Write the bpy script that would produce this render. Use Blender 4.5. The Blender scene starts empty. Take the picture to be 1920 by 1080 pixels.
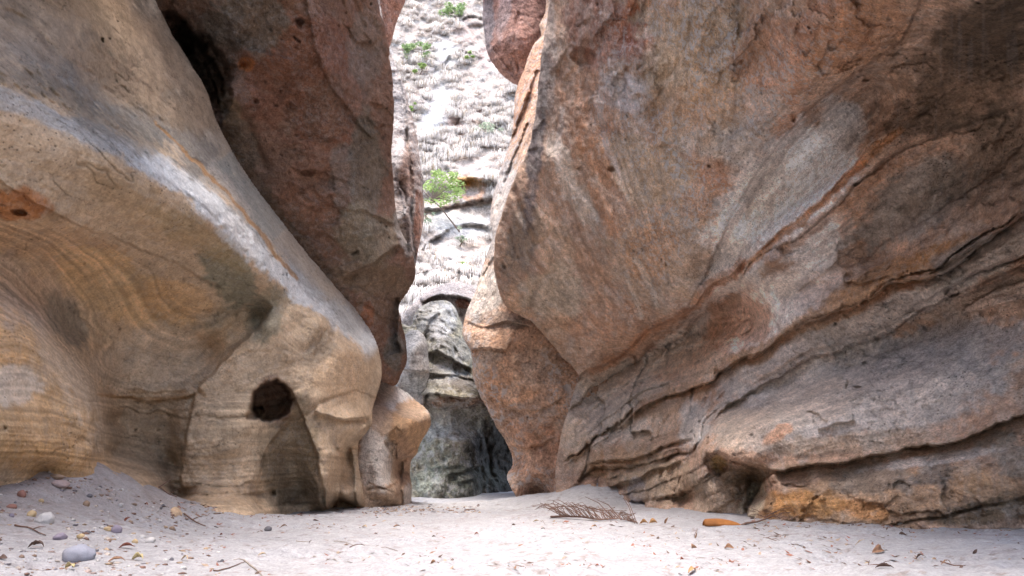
import bpy, math, random
import numpy as np
R = math.radians
sc = bpy.context.scene
COL = sc.collection
random.seed(7); rng = np.random.default_rng(7)

# ------------------------------------------------------------------ camera, world, sun, exposure
F = 1280.0; CH = 0.45; PITCH = math.atan(360/1280)
cam_d = bpy.data.cameras.new('camera'); cam = bpy.data.objects.new('camera', cam_d); COL.objects.link(cam)
cam_d.sensor_width = 36; cam_d.lens = 24; cam_d.clip_end = 500; cam_d.clip_start = 0.05
cam.location = (0, 0, CH); cam.rotation_euler = (math.pi/2 + PITCH, 0, 0)
cam_d.dof.use_dof = True; cam_d.dof.focus_distance = 11.0; cam_d.dof.aperture_fstop = 8.0
sc.camera = cam
w = bpy.data.worlds.new('World'); sc.world = w; w.use_nodes = True
nt = w.node_tree; bg = nt.nodes['Background']
sky = nt.nodes.new('ShaderNodeTexSky'); sky.sky_type = 'NISHITA'; sky.sun_disc = False
SUN_EL, SUN_AZ = R(78), R(200)          # azimuth from +Y, clockwise
sky.sun_elevation = SUN_EL; sky.sun_rotation = SUN_AZ
sky.air_density = 1.0; sky.dust_density = 3.0; sky.ozone_density = 0.6
nt.links.new(sky.outputs[0], bg.inputs[0]); bg.inputs[1].default_value = 0.12
sd_ = bpy.data.lights.new('sun', 'SUN'); sd_.energy = 1.2; sd_.angle = R(30); sd_.color = (1, .965, .95)
sun = bpy.data.objects.new('sun', sd_); COL.objects.link(sun)
sun.rotation_euler = (math.pi/2 - SUN_EL, 0, -SUN_AZ + math.pi)
sc.view_settings.view_transform = 'Standard'; sc.view_settings.look = 'None'
sc.view_settings.exposure = 2.3; sc.view_settings.gamma = 1
sc.render.engine = 'CYCLES'
sc.cycles.use_denoising = True
sc.cycles.max_bounces = 8; sc.cycles.diffuse_bounces = 6

# ------------------------------------------------------------------ geometry of view -> world, noise
SP, CP = math.sin(PITCH), math.cos(PITCH)
def P3(px, py, Y):
    u = (np.asarray(px, float)-960)/F; v = (540-np.asarray(py, float))/F
    dy = CP - v*SP; dz = SP + v*CP
    t = np.asarray(Y, float)/dy
    return np.stack([u*t, dy*t, CH + dz*t], -1)

def _h(ix, iy, iz, seed):
    n = (ix.astype(np.int64)*73856093) ^ (iy.astype(np.int64)*19349663) ^ (iz.astype(np.int64)*83492791) ^ (seed*2654435761 & 0xffffffff)
    n &= 0xffffffff
    n = ((n ^ (n >> 15))*2246822519) & 0xffffffff
    n = ((n ^ (n >> 13))*3266489917) & 0xffffffff
    n ^= n >> 16
    return n.astype(np.float64)/4294967295.0
def vnoise(p, seed=0):
    f = np.floor(p); i = f.astype(np.int64); t = p-f; t = t*t*t*(t*(t*6-15)+10)
    x, y, z = i[..., 0], i[..., 1], i[..., 2]; r = 0
    for a in (0, 1):
        wx = t[..., 0] if a else 1-t[..., 0]
        for b in (0, 1):
            wy = t[..., 1] if b else 1-t[..., 1]
            for c in (0, 1):
                wz = t[..., 2] if c else 1-t[..., 2]
                r = r + wx*wy*wz*_h(x+a, y+b, z+c, seed)
    return r*2-1
def fbm(p, sc_=1.0, octv=4, seed=0, gain=.5, ridged=False):
    p = p*sc_; a = 1; s = 0; n = 0
    for k in range(octv):
        v = vnoise(p + 17.3*k, seed+k*31)
        if ridged: v = 1-2*np.abs(v)
        s = s + a*v; n += a; a *= gain; p = p*2.03
    return s/n
def cells(p, sc_, seed=0, dens=1.0):
    """distance to the nearest jittered point (in cell units), and its random value"""
    p = p*sc_; f = np.floor(p).astype(np.int64); best = np.full(p.shape[:-1], 9.0); rv = np.zeros(p.shape[:-1])
    for a in (-1, 0, 1):
        for b in (-1, 0, 1):
            for c in (-1, 0, 1):
                x, y, z = f[..., 0]+a, f[..., 1]+b, f[..., 2]+c
                r0 = _h(x, y, z, seed+5)
                d = np.sqrt((x+_h(x, y, z, seed+1)-p[..., 0])**2+(y+_h(x, y, z, seed+2)-p[..., 1])**2+(z+_h(x, y, z, seed+3)-p[..., 2])**2)
                d = np.where(r0 < dens, d, 9)
                m = d < best; best = np.where(m, d, best); rv = np.where(m, r0/dens, rv)
    return best, rv
def sstep(a, b, x):
    t = np.clip((x-a)/(b-a), 0, 1); return t*t*(3-2*t)

def spline(pts, step=8.0, closed=False):
    pts = [np.array(p, float) for p in pts]; out = []
    n = len(pts); rngk = range(n if closed else n-1)
    for k in rngk:
        if closed: p0, p1, p2, p3 = pts[k-1], pts[k], pts[(k+1) % n], pts[(k+2) % n]
        else: p0, p1, p2, p3 = pts[max(k-1, 0)], pts[k], pts[k+1], pts[min(k+2, n-1)]
        L = np.linalg.norm((p2-p1)[:2]); m = max(1, int(L/step))
        # centripetal-ish: limit tangents so long neighbours do not overshoot
        t1 = (p2-p0)*.5; t2 = (p3-p1)*.5
        for t_ in (t1, t2):
            l = np.linalg.norm(t_[:2]);
            if l > L: t_ *= L/max(l, 1e-6)
        for j in range(m):
            t = j/m; t2_, t3 = t*t, t*t*t
            out.append((2*t3-3*t2_+1)*p1 + (t3-2*t2_+t)*t1 + (-2*t3+3*t2_)*p2 + (t3-t2_)*t2)
    if not closed: out.append(pts[-1])
    return np.array(out)

def seg_dist(X, Y, poly, closed=False, want_t=False):
    """distance to a polyline, side sign (+ = above/left of direction), nearest point, fraction along"""
    A = poly; B = np.roll(poly, -1, 0) if closed else poly[1:]
    if not closed: A = poly[:-1]
    best = np.full(X.shape, 1e18); sgn = np.ones(X.shape); nx = np.zeros(X.shape); ny = np.zeros(X.shape); fr = np.zeros(X.shape)
    N = len(A)
    for k in range(N):
        ax, ay = A[k][:2]; bx, by = B[k][:2]; dx, dy = bx-ax, by-ay; L2 = dx*dx+dy*dy+1e-9
        t = np.clip(((X-ax)*dx+(Y-ay)*dy)/L2, 0, 1)
        qx, qy = ax+t*dx, ay+t*dy; d = (X-qx)**2+(Y-qy)**2
        m = d < best; best = np.where(m, d, best)
        cr = dx*(Y-ay)-dy*(X-ax)
        sgn = np.where(m, -np.sign(cr), sgn); nx = np.where(m, qx, nx); ny = np.where(m, qy, ny); fr = np.where(m, (k+t)/N, fr)
    return np.sqrt(best), sgn, nx, ny, fr
def inside(X, Y, poly):
    c = np.zeros(X.shape, bool); n = len(poly)
    for k in range(n):
        x1, y1 = poly[k][:2]; x2, y2 = poly[(k+1) % n][:2]
        if y1 == y2: continue
        m = ((y1 > Y) != (y2 > Y)) & (X < (x2-x1)*(Y-y1)/(y2-y1)+x1); c ^= m
    return c
def rbf_fit(pts, vals, c=.16, lam=1e-4):
    pts = np.asarray(pts, float); vals = np.asarray(vals, float)
    D = np.sqrt(((pts[:, None]-pts[None])**2).sum(-1)+c*c)
    n, d = pts.shape; A = np.zeros((n+d+1, n+d+1)); A[:n, :n] = D - lam*np.eye(n)*0 + lam*np.eye(n)*-1
    A[:n, n] = 1; A[:n, n+1:] = pts; A[n:, :n] = A[:n, n:].T
    return pts, np.linalg.lstsq(A, np.concatenate([vals, np.zeros(d+1)]), rcond=None)[0], c
def rbf_eval(fit, q):
    pts, wv, c = fit; n = len(pts); out = np.empty(len(q)); S = 20000
    for i in range(0, len(q), S):
        b = q[i:i+S]; D = ((b**2).sum(1)[:, None] + (pts**2).sum(1)[None] - 2*b@pts.T); np.maximum(D, 0, out=D); D += c*c; np.sqrt(D, out=D)
        out[i:i+S] = D@wv[:n] + wv[n] + b@wv[n+1:]
    return out

# ------------------------------------------------------------------ the sand floor as a function
GC = [(0,915,5.3),(80,888,5.6),(190,880,6.4),(260,905,7.6),(330,948,9),(0,1000,4.0),(100,960,4.9),(200,960,6),(300,1000,5.2),(380,985,7.0),(145,1052,3.5),(0,1075,3.2),
      (-200,900,4.6),(-200,1000,3.6),(300,1075,3.5),(450,962,9.9),(600,958,10.7),(700,950,12.2),(760,950,12.8),
      (1100,910,13.6),(1070,914,14.2),(1045,922,15),(1000,927,15.6),(965,933,16),(1150,918,13.3),(1175,944,12.8),(1050,950,12.3),(1120,950,12.0),(960,946,14),(850,944,14.5),
      (860,940,17.2),(780,942,16.5),(1250,953,11.2),(1400,966,9.2),(1560,976,7.9),(1700,986,7.15),(1920,996,6.7),(2100,1000,6.3)]
gp = [P3(a, b, c) for a, b, c in GC]
gp += [np.array(p, float) for p in [(0,3.5,0),(1,3.5,0),(2.5,3.5,0),(-1.0,4,0),(0,5,0),(1.5,5,0),(3.5,5,.02),(0,7,0),(1.5,7,0),(-1.8,7,0),(0,9,0),(1.5,9,.01),(-2,9,0),(0,11,0),(0,2,0),(2,2,0),(-2,2,.05),(-4,2,.4),(4,2,.05),(0,-3,0),(0,22,.2),(5,18,.6),(-5,18,.4),(8,10,.4),(-9,8,.7)]]
gp = np.array(gp)
g_fit = rbf_fit(gp[:, :2]/2.0, gp[:, 2], c=.35, lam=2e-2)
def ground_z(x, y, fine=True):
    x = np.asarray(x, float); y = np.asarray(y, float); sh = x.shape
    z = rbf_eval(g_fit, np.stack([x.ravel(), y.ravel()], -1)/2.0).reshape(sh)
    z = np.clip(z, -.15, 2.0)
    if fine:
        p = np.stack([x, y*.8, x*0+.5], -1)
        z = z + .040*fbm(p, 1.3, 3, 11) + .020*fbm(p, 5, 3, 12) + .005*fbm(p, 22, 2, 13)
        d, r = cells(np.stack([x, y, x*0+.37], -1), 2.2, 91, .35)       # scuffed hollows
        z = z - .05*sstep(.42, .1, d) + .018*np.exp(-((d-.48)/.12)**2)
        d, r = cells(np.stack([x, y, x*0+.37], -1), 5.5, 95, .4)
        z = z - .014*sstep(.4, .1, d)
    return z
def ground_Y(px, py):
    Ys = np.linspace(2.5, 40, 1500); p = P3(np.full(1500, px), np.full(1500, py), Ys)
    z = ground_z(p[:, 0], p[:, 1], False); m = np.where(p[:, 2] < z)[0]
    return Ys[m[0]] if len(m) else 20.0
def on_ground(px, py):
    p = P3(px, py, ground_Y(px, py)); p[2] = float(ground_z(p[0:1], p[1:2])[0]); return p

# ------------------------------------------------------------------ materials
def rock_mat(name, fine=40, bump=.5, bdist=.012, rough=.9, spec=.25, pit=.5, speck=.25, crustc=(.52, .49, .47)):
    m = bpy.data.materials.new(name); m.use_nodes = True; t = m.node_tree; N = t.nodes; L = t.links
    b = N['Principled BSDF']; b.inputs['Roughness'].default_value = rough; b.inputs['Specular IOR Level'].default_value = spec
    at = N.new('ShaderNodeAttribute'); at.attribute_name = 'Col'
    tc = N.new('ShaderNodeTexCoord')
    n1 = N.new('ShaderNodeTexNoise'); n1.inputs['Scale'].default_value = fine; n1.inputs['Detail'].default_value = 8; n1.inputs['Roughness'].default_value = .65
    n2 = N.new('ShaderNodeTexNoise'); n2.inputs['Scale'].default_value = fine*.22; n2.inputs['Detail'].default_value = 6; n2.inputs['Roughness'].default_value = .7
    vo = N.new('ShaderNodeTexVoronoi'); vo.inputs['Scale'].default_value = fine*.55
    for n in (n1, n2, vo): L.new(tc.outputs['Object'], n.inputs['Vector'])
    r1 = N.new('ShaderNodeMapRange'); r1.inputs[1].default_value = .36; r1.inputs[2].default_value = .64; r1.inputs[3].default_value = 1-speck; r1.inputs[4].default_value = 1+speck
    L.new(n1.outputs[0], r1.inputs[0])
    r2 = N.new('ShaderNodeMapRange'); r2.inputs[1].default_value = .36; r2.inputs[2].default_value = .64; r2.inputs[3].default_value = 1-speck*.8; r2.inputs[4].default_value = 1+speck*.8
    L.new(n2.outputs[0], r2.inputs[0])
    mu = N.new('ShaderNodeMath'); mu.operation = 'MULTIPLY'; L.new(r1.outputs[0], mu.inputs[0]); L.new(r2.outputs[0], mu.inputs[1])
    # pit mask: small round pits where a slow noise allows them
    pr = N.new('ShaderNodeMapRange'); pr.inputs[1].default_value = .10; pr.inputs[2].default_value = .24; L.new(vo.outputs['Distance'], pr.inputs[0])
    n3 = N.new('ShaderNodeTexNoise'); n3.inputs['Scale'].default_value = 1.7; n3.inputs['Detail'].default_value = 4; L.new(tc.outputs['Object'], n3.inputs['Vector'])
    pm = N.new('ShaderNodeMapRange'); pm.inputs[1].default_value = .45; pm.inputs[2].default_value = .6; pm.inputs[3].default_value = 0; pm.inputs[4].default_value = pit; L.new(n3.outputs[0], pm.inputs[0])
    ma = N.new('ShaderNodeMath'); ma.operation = 'SUBTRACT'; ma.inputs[0].default_value = 1; L.new(pr.outputs[0], ma.inputs[1])
    mb = N.new('ShaderNodeMath'); mb.operation = 'MULTIPLY'; L.new(ma.outputs[0], mb.inputs[0]); L.new(pm.outputs[0], mb.inputs[1])
    mc = N.new('ShaderNodeMath'); mc.operation = 'MULTIPLY'; mc.inputs[1].default_value = .55; L.new(mb.outputs[0], mc.inputs[0])
    md = N.new('ShaderNodeMath'); md.operation = 'SUBTRACT'; md.inputs[0].default_value = 1; L.new(mc.outputs[0], md.inputs[1])
    me_ = N.new('ShaderNodeMath'); me_.operation = 'MULTIPLY'; L.new(mu.outputs[0], me_.inputs[0]); L.new(md.outputs[0], me_.inputs[1])  # colour darkened in the pits, standing in for their inner shade
    vm = N.new('ShaderNodeVectorMath'); vm.operation = 'SCALE'; L.new(at.outputs['Color'], vm.inputs[0]); L.new(me_.outputs[0], vm.inputs['Scale'])
    ln = N.new('ShaderNodeTexNoise'); ln.inputs['Scale'].default_value = fine*.30; ln.inputs['Detail'].default_value = 9; ln.inputs['Roughness'].default_value = .72; ln.inputs['Distortion'].default_value = .6
    L.new(tc.outputs['Object'], ln.inputs['Vector'])
    lr = N.new('ShaderNodeMapRange'); lr.inputs[1].default_value = .51; lr.inputs[2].default_value = .555; L.new(ln.outputs[0], lr.inputs[0])
    lm = N.new('ShaderNodeMath'); lm.operation = 'MULTIPLY'; L.new(lr.outputs[0], lm.inputs[0]); L.new(at.outputs['Alpha'], lm.inputs[1])
    mx = N.new('ShaderNodeMix'); mx.data_type = 'RGBA'; L.new(lm.outputs[0], mx.inputs[0]); L.new(vm.outputs[0], mx.inputs[6]); mx.inputs[7].default_value = (*crustc, 1)
    L.new(mx.outputs[2], b.inputs['Base Color'])
    h1 = N.new('ShaderNodeMath'); h1.operation = 'MULTIPLY_ADD'; h1.inputs[1].default_value = 2.0; L.new(n2.outputs[0], h1.inputs[0]); L.new(n1.outputs[0], h1.inputs[2])
    h2 = N.new('ShaderNodeMath'); h2.operation = 'SUBTRACT'; L.new(h1.outputs[0], h2.inputs[0]); L.new(mb.outputs[0], h2.inputs[1])
    bp = N.new('ShaderNodeBump'); bp.inputs['Strength'].default_value = bump; bp.inputs['Distance'].default_value = bdist
    L.new(h2.outputs[0], bp.inputs['Height']); L.new(bp.outputs[0], b.inputs['Normal'])
    return m
M_NEAR = rock_mat('sandstone_near', 40, 1.0, .022, pit=.9, speck=.27)
M_SMOOTH = rock_mat('sandstone_smooth', 40, .7, .014, pit=.9, speck=.16)
M_MID = rock_mat('sandstone_far', 17, 1.0, .05, pit=.8, speck=.38)
M_SAND = rock_mat('sand', 60, .9, .014, pit=0, speck=.16)
def plain(name, col, rough=.8, var=.25, scale=30, spec=.2, trans=0):
    m = bpy.data.materials.new(name); m.use_nodes = True; t = m.node_tree; N = t.nodes; L = t.links; b = N['Principled BSDF']
    b.inputs['Roughness'].default_value = rough; b.inputs['Specular IOR Level'].default_value = spec
    tc = N.new('ShaderNodeTexCoord'); n = N.new('ShaderNodeTexNoise'); n.inputs['Scale'].default_value = scale; n.inputs['Detail'].default_value = 5
    L.new(tc.outputs['Object'], n.inputs['Vector'])
    cr = N.new('ShaderNodeValToRGB'); cr.color_ramp.elements[0].position = .3; cr.color_ramp.elements[1].position = .7
    cr.color_ramp.elements[0].color = (*[c*(1-var) for c in col], 1); cr.color_ramp.elements[1].color = (*[min(1, c*(1+var)) for c in col], 1)
    L.new(n.outputs[0], cr.inputs[0]); L.new(cr.outputs[0], b.inputs['Base Color'])
    if trans: b.inputs['Transmission Weight'].default_value = 0; 
    return m

# ------------------------------------------------------------------ mesh builders
def link(name, me, mat, parent=None, smooth=True):
    o = bpy.data.objects.new(name, me); COL.objects.link(o); me.materials.append(mat)
    if parent: o.parent = parent
    if smooth: me.polygons.foreach_set('use_smooth', np.ones(len(me.polygons), bool))
    return o
def npmesh(name, V, Q, colr=None, alpha=None):
    me = bpy.data.meshes.new(name); k = Q.shape[1]
    me.vertices.add(len(V)); me.vertices.foreach_set('co', np.ascontiguousarray(V, np.float32).ravel())
    me.loops.add(Q.size); me.loops.foreach_set('vertex_index', np.ascontiguousarray(Q, np.int32).ravel())
    me.polygons.add(len(Q)); me.polygons.foreach_set('loop_start', np.arange(len(Q), dtype=np.int32)*k)
    try: me.polygons.foreach_set('loop_total', np.full(len(Q), k, np.int32))
    except Exception: pass
    me.update(calc_edges=True)
    if colr is not None:
        a = me.color_attributes.new('Col', 'FLOAT_COLOR', 'POINT')
        a.data.foreach_set('color', np.concatenate([np.clip(colr, 0.01, .95), (np.zeros((len(V), 1)) if alpha is None else alpha[:, None])], 1).astype(np.float32).ravel())
    return me
def tag(o, label, cat=None, group=None, kind=None):
    if label: o['label'] = label
    if cat: o['category'] = cat
    if group: o['group'] = group
    if kind: o['kind'] = kind
    return o
def empty(name, loc=(0, 0, 0)):
    o = bpy.data.objects.new(name, None); COL.objects.link(o); o.location = loc; return o

def axis(lo, hi, step, a=-12, b=1932, coarse=14):
    parts = []
    if lo < a: parts.append(np.arange(lo, a, coarse))
    parts.append(np.arange(max(lo, a), min(hi, b), step))
    if hi > b: parts.append(np.arange(b, hi, coarse))
    return np.concatenate(parts)

def rock_field(outline, ctrl, step=2.6, rim=26, rim_k=1.0, edge_noise=2.5, ledges=(), grooves=(), holes=(), fn=None, colour=None, mqc=.16, thick=2.5,
               noise=((.9, .16, 4), (5, .03, 3)), pits=((5, .3, .25, .05),), bed=None, lam_c=lambda e: 1.0, seed=1, base=None, strata=.012, strata_f=9, crack=1.0, fine=1.0, ext=None, gain=1.0, beds=None, joints=None, plates=0.0):
    """A rock surface: an outline (its visible limits, as seen from the creek bed) and surface points with their true distances."""
    ol = spline(outline, 7, True)
    if edge_noise:
        q = np.stack([ol[:, 0]/22, ol[:, 1]/22, ol[:, 0]*0+seed], -1)
        ol = ol + np.stack([fbm(q, 1, 4, seed+3, .6), fbm(q, 1, 4, seed+4, .6)], -1)*edge_noise
    x0, y0 = ol.min(0); x1, y1 = ol.max(0)
    xs = axis(x0-step, x1+step*2, step); ys = axis(y0-step, y1+step*2, step, -12, 1092)
    X, Y = np.meshgrid(xs, ys)
    d, _, nx, ny, _ = seg_dist(X, Y, ol, True)
    ins = inside(X, Y, ol)
    sx = np.gradient(xs)[None, :]+0*Y; sy = np.gradient(ys)[:, None]+0*X; cell = np.maximum(sx, sy)
    near_out = (~ins) & (d < cell*.75)
    use = ins | near_out
    X = np.where(near_out, nx, X); Y = np.where(near_out, ny, Y)
    snap = ins & (d < cell*.25); X = np.where(snap, nx, X); Y = np.where(snap, ny, Y)
    dd = np.where(near_out, 0, d)
    pts = []; vals = []
    for c in ctrl:
        if isinstance(c, list):                      # polyline of surface points
            for s in spline(c, 22): pts.append(s[:2]); vals.append(s[2])
        else: pts.append(c[:2]); vals.append(c[2])
    for c in (base or ()):                           # foot line: meets the sand
        gY = ground_Y(c[0], c[1]); pts.append(c[:2]); vals.append(gY)
        pts.append((c[0], c[1]+45)); vals.append(gY*.985)
    fit = rbf_fit(np.array(pts)/100, vals, c=mqc, lam=1e-4)
    D = rbf_eval(fit, np.stack([X.ravel(), Y.ravel()], -1)/100).reshape(X.shape)
    D = np.maximum(D, 2.2)
    B = P3(X, Y, D); mpp = D/F
    # warp coordinates so cracks wander
    q = np.stack([X/34, Y/34, X*0+seed], -1); wx = fbm(q, 1, 4, seed+7, .6)*7; wy = fbm(q, 1, 4, seed+8, .6)*7
    for (poly, amp, la, lb, *o) in ledges:
        pl = spline(poly, 10); dl, sg, _, _, fr = seg_dist(X+wx, Y+wy, pl); sdv = dl*sg
        taper = sstep(0, .06, fr)*sstep(1, .94, fr) if not o else 1
        taper = np.where((fr <= .0001) | (fr >= .9999), 0, taper)
        mod = .75+.5*fbm(np.stack([X/60, Y/60, X*0+9], -1), 1, 3, seed+9)
        up = sstep(-1.5, 1.5, sdv)
        D = D - amp*taper*mod*up*np.exp(-np.clip(sdv, 0, None)/la) + amp*.9*taper*mod*(1-up)*np.exp(-np.clip(-sdv, 0, None)/lb)
    for (poly, amp, wd) in grooves:
        pl = spline(poly, 10); dl, sg, _, _, fr = seg_dist(X+wx*.8, Y+wy*.8, pl)
        taper = sstep(0, .08, fr)*sstep(1, .92, fr)
        mod = .8+.9*fbm(np.stack([X/25, Y/25, X*0+4], -1), 1, 3, seed+19)
        D = D + amp*taper*np.clip(mod, 0, 2)*np.exp(-(dl/wd)**2)
    for (hx, hy, rx, ry, ang, amp) in holes:
        ca, sa = math.cos(R(ang)), math.sin(R(ang)); ux = (X+wx*.5-hx)*ca+(Y+wy*.5-hy)*sa; uy = -(X+wx*.5-hx)*sa+(Y+wy*.5-hy)*ca
        D = D + amp*sstep(1.0, .74, np.sqrt((ux/rx)**2+(uy/ry)**2)+.28*fbm(np.stack([X/26+hx, Y/26, X*0], -1), 1, 4, seed+14, .6))
    env = dict(X=X, Y=Y, D=D, B=B, wx=wx, wy=wy, seed=seed, mpp=mpp)
    env['crk'] = np.zeros_like(D)
    if fn: D = fn(env)
    bedv = None
    if bed:
        bp, bv = [], []
        for poly, val in bed:
            for s in spline(poly, 45): bp.append(s[:2]); bv.append(val)
        bf = rbf_fit(np.array(bp)/100, bv, c=.15, lam=3e-3)
        bedv = rbf_eval(bf, np.stack([(X+wx*.7).ravel(), (Y+wy*.7).ravel()], -1)/100).reshape(X.shape)
        q = np.stack([bedv*strata_f, B[..., 0]*.25, B[..., 1]*.25], -1)
        st = fbm(q, 1, 4, seed+40, .62)
        msk = .4+.6*sstep(-.2, .3, fbm(B, .6, 3, seed+41))
        D = D + strata*st*msk
        env['bed'] = bedv; env['st'] = st; lc = lam_c(env)
        D = D + strata*1.0*(fbm(np.stack([bedv*strata_f*3.2, B[..., 0]*.4, B[..., 1]*.4], -1), 1, 3, seed+43, .6))*np.minimum(lc, 1.3)*.5
        if beds:                                     # stepped courses: notched, rounded beds of uneven thickness
            for (nf, amp_, mf) in beds:
                ph = bedv*nf+.30*fbm(B, .45, 3, seed+46)+.09*fbm(B, 3, 3, seed+47); k_ = np.floor(ph); t_ = ph-k_
                on = sstep(-.15, .2, fbm(np.stack([B[..., 0]*.7+k_*7.3, B[..., 1]*.35, k_*3.1], -1), 1, 3, seed+48))*mf(env)
                jm0 = joints(env) if joints else 0; on = np.maximum(on, .5*jm0*mf(env))
                nt_ = np.exp(-(t_/.05)**2)+np.exp(-((1-t_)/.035)**2)
                D = D + amp_*on*(.9*nt_ + 1.5*(t_-.5) - .4*np.sin(np.pi*t_)**.5)
                ju = X/(62+50*_h(k_.astype(np.int64), (k_*0).astype(np.int64), (k_*0).astype(np.int64), 5))+k_*.37+.5*fbm(B, 1.1, 3, seed+49); jf = ju-np.floor(ju); jm = joints(env) if joints else 0
                jn = (np.exp(-(jf/.05)**2)+np.exp(-((1-jf)/.05)**2))*jm
                blk = _h(k_.astype(np.int64), np.floor(ju).astype(np.int64), (k_*0).astype(np.int64), 8)
                jn = jn*sstep(.3, .6, blk); D = D + amp_*on*(.7*jn*(t_ > .04) + 2.2*(blk-.5)*jm + .5*jf*jm)
                env['crk'] = np.maximum(env['crk'], on*jn*.6)
                env['crk'] = np.maximum(env['crk'], on*np.exp(-(t_/.035)**2)*.8)
    for (f_, a_, o_) in noise: D = D + a_*fbm(B, f_, o_, seed+int(f_*10), .5)
    if plates:                                       # flakes and chipped plates
        for (f_, a_) in ((1.1, .07), (3.2, .03)):
            Bw = (B*np.array([1, .5, 1.7]))+.30/f_*np.stack([fbm(B, f_*1.6, 4, s_, .6) for s_ in (seed+1, seed+2, seed+3)], -1)
            c_, rv = cells(Bw, f_, seed+int(f_*13)); D = D + plates*a_*(rv-.5)*2*sstep(-.2, .3, fbm(B, .7, 3, seed+53))
    # broken facets
    rd = fbm(B, 2.1, 4, seed+77, .5, True); D = D + .035*np.clip(rd-.25, 0, 1)*(noise[0][1]/.16)
    for (f_, a_) in ((1.3, .022), (3.1, .012)):     # fine cracks in broken lengths
        cn = np.abs(fbm(B*np.array([1, .6, 1.5]), f_, 4, seed+80+int(f_), .55)); cm = sstep(.022, .0, cn)*sstep(.0, .25, fbm(B, f_*.7, 3, seed+85))
        D = D + a_*crack*cm; env['crk'] = np.maximum(env['crk'], cm)
    D = D + fine*.018*fbm(B, 20, 4, seed+88, .6)*(.5+sstep(-.2, .4, fbm(B, 1.1, 3, seed+89)))
    env['pit'] = np.zeros_like(D)
    for (f_, dens, rad, dep) in pits:
        Bw = B + .25/f_*np.stack([fbm(B, f_*2, 2, s) for s in (1, 2, 3)], -1)
        c, rv = cells(Bw, f_, seed+int(f_*7), dens); msk = sstep(-.15, .25, fbm(B, .8, 3, seed+52))
        pm = sstep(rad*(.4+.6*rv), rad*(.4+.6*rv)*.5, c)*msk
        D = D + dep*pm; env['pit'] = np.maximum(env['pit'], pm)
    # turn away at the outline
    W_ = rim*(1+.3*fbm(np.stack([X/50, Y/50, X*0], -1), 1, 2, seed)); t = np.clip(dd/W_, 0, 1)
    D = D + rim_k*W_*mpp*(1-np.sqrt(np.clip(1-(1-t)**2, 0, 1)))
    env['D'] = D
    B2 = P3(X, Y, D)
    C = colour(env); LA = env.get('L', np.zeros_like(D))
    if bedv is not None:
        ln = fbm(np.stack([bedv*strata_f*3.5, B[..., 0]*.5, B[..., 1]*.5], -1), 1, 3, seed+44, .6)
        C = C*(1+np.clip((.18*env['st']+.34*ln)*lc, -.6, .5))[..., None]
    C = C*np.array(gain)
    C = C*(1-.55*env['pit'])[..., None]*(1-.3*env['crk'])[..., None]  # pits painted darker for their inner shade, cracks darker too
    # faces
    idx = -np.ones(X.shape, int); idx[use] = np.arange(use.sum())
    q = np.stack([idx[:-1, :-1], idx[1:, :-1], idx[1:, 1:], idx[:-1, 1:]], -1).reshape(-1, 4)
    ok = (q >= 0).all(1); q = q[ok]
    cx = (X[:-1, :-1]+X[1:, 1:]).reshape(-1)[ok]/2; cy = (Y[:-1, :-1]+Y[1:, 1:]).reshape(-1)[ok]/2
    V = B2[use]; CC = np.concatenate([C[use], LA[use][:, None]], 1)
    # drop unused
    # border edges -> sides of the rock going back
    e = np.concatenate([q[:, [0, 1]], q[:, [1, 2]], q[:, [2, 3]], q[:, [3, 0]]]); fi = np.tile(np.arange(len(q)), 4)
    key = np.minimum(e[:, 0], e[:, 1]).astype(np.int64)*len(V)+np.maximum(e[:, 0], e[:, 1])
    _, inv, cnt = np.unique(key, return_inverse=True, return_counts=True)
    bm_ = cnt[inv] == 1; be = e[bm_]; bf_ = fi[bm_]
    bv = np.unique(be); remap = -np.ones(len(V), int); remap[bv] = np.arange(len(bv))
    Xu, Yu, Du = X[use][bv], Y[use][bv], D[use][bv]
    cxm, cym = ol.mean(0)
    # inward direction from outline normal: average of faces around
    acc = np.zeros((len(V), 2)); np.add.at(acc, be[:, 0], np.stack([cx[bf_], cy[bf_]], 1)); np.add.at(acc, be[:, 1], np.stack([cx[bf_], cy[bf_]], 1))
    num = np.zeros(len(V)); np.add.at(num, be[:, 0], 1); np.add.at(num, be[:, 1], 1)
    inw = acc[bv]/num[bv, None]-np.stack([Xu, Yu], 1); inw /= np.linalg.norm(inw, axis=1)[:, None]+1e-6
    ra, rb = remap[be[:, 0]], remap[be[:, 1]]
    for _ in range(8):
        sm = inw.copy(); np.add.at(sm, ra, inw[rb]); np.add.at(sm, rb, inw[ra]); inw = sm/(np.linalg.norm(sm, axis=1)[:, None]+1e-6)
    rings = []; base_i = len(V); Vs = [V]; Cs = [CC]
    for (dz, iw) in ((.12, .8), (.5, 3), (thick, 14)):
        Vs.append(P3(Xu+inw[:, 0]*iw, Yu+inw[:, 1]*iw, Du+dz)); Cs.append(CC[bv])
    sk = []; skf = []
    prev = lambda v: v
    lay = [None]+[base_i+len(bv)*k for k in range(3)]
    for k in range(3):
        a0 = be[:, 0] if k == 0 else lay[k]+remap[be[:, 0]]; a1 = be[:, 1] if k == 0 else lay[k]+remap[be[:, 1]]
        b0 = lay[k+1]+remap[be[:, 0]]; b1 = lay[k+1]+remap[be[:, 1]]
        sk.append(np.stack([a1, a0, b0, b1], 1)); skf.append(bf_)
    V = np.concatenate(Vs); CC = np.concatenate(Cs); Q = np.concatenate([q]+sk); FF = np.concatenate([np.arange(len(q))]+skf)
    cxf, cyf = cx[FF], cy[FF]
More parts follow.
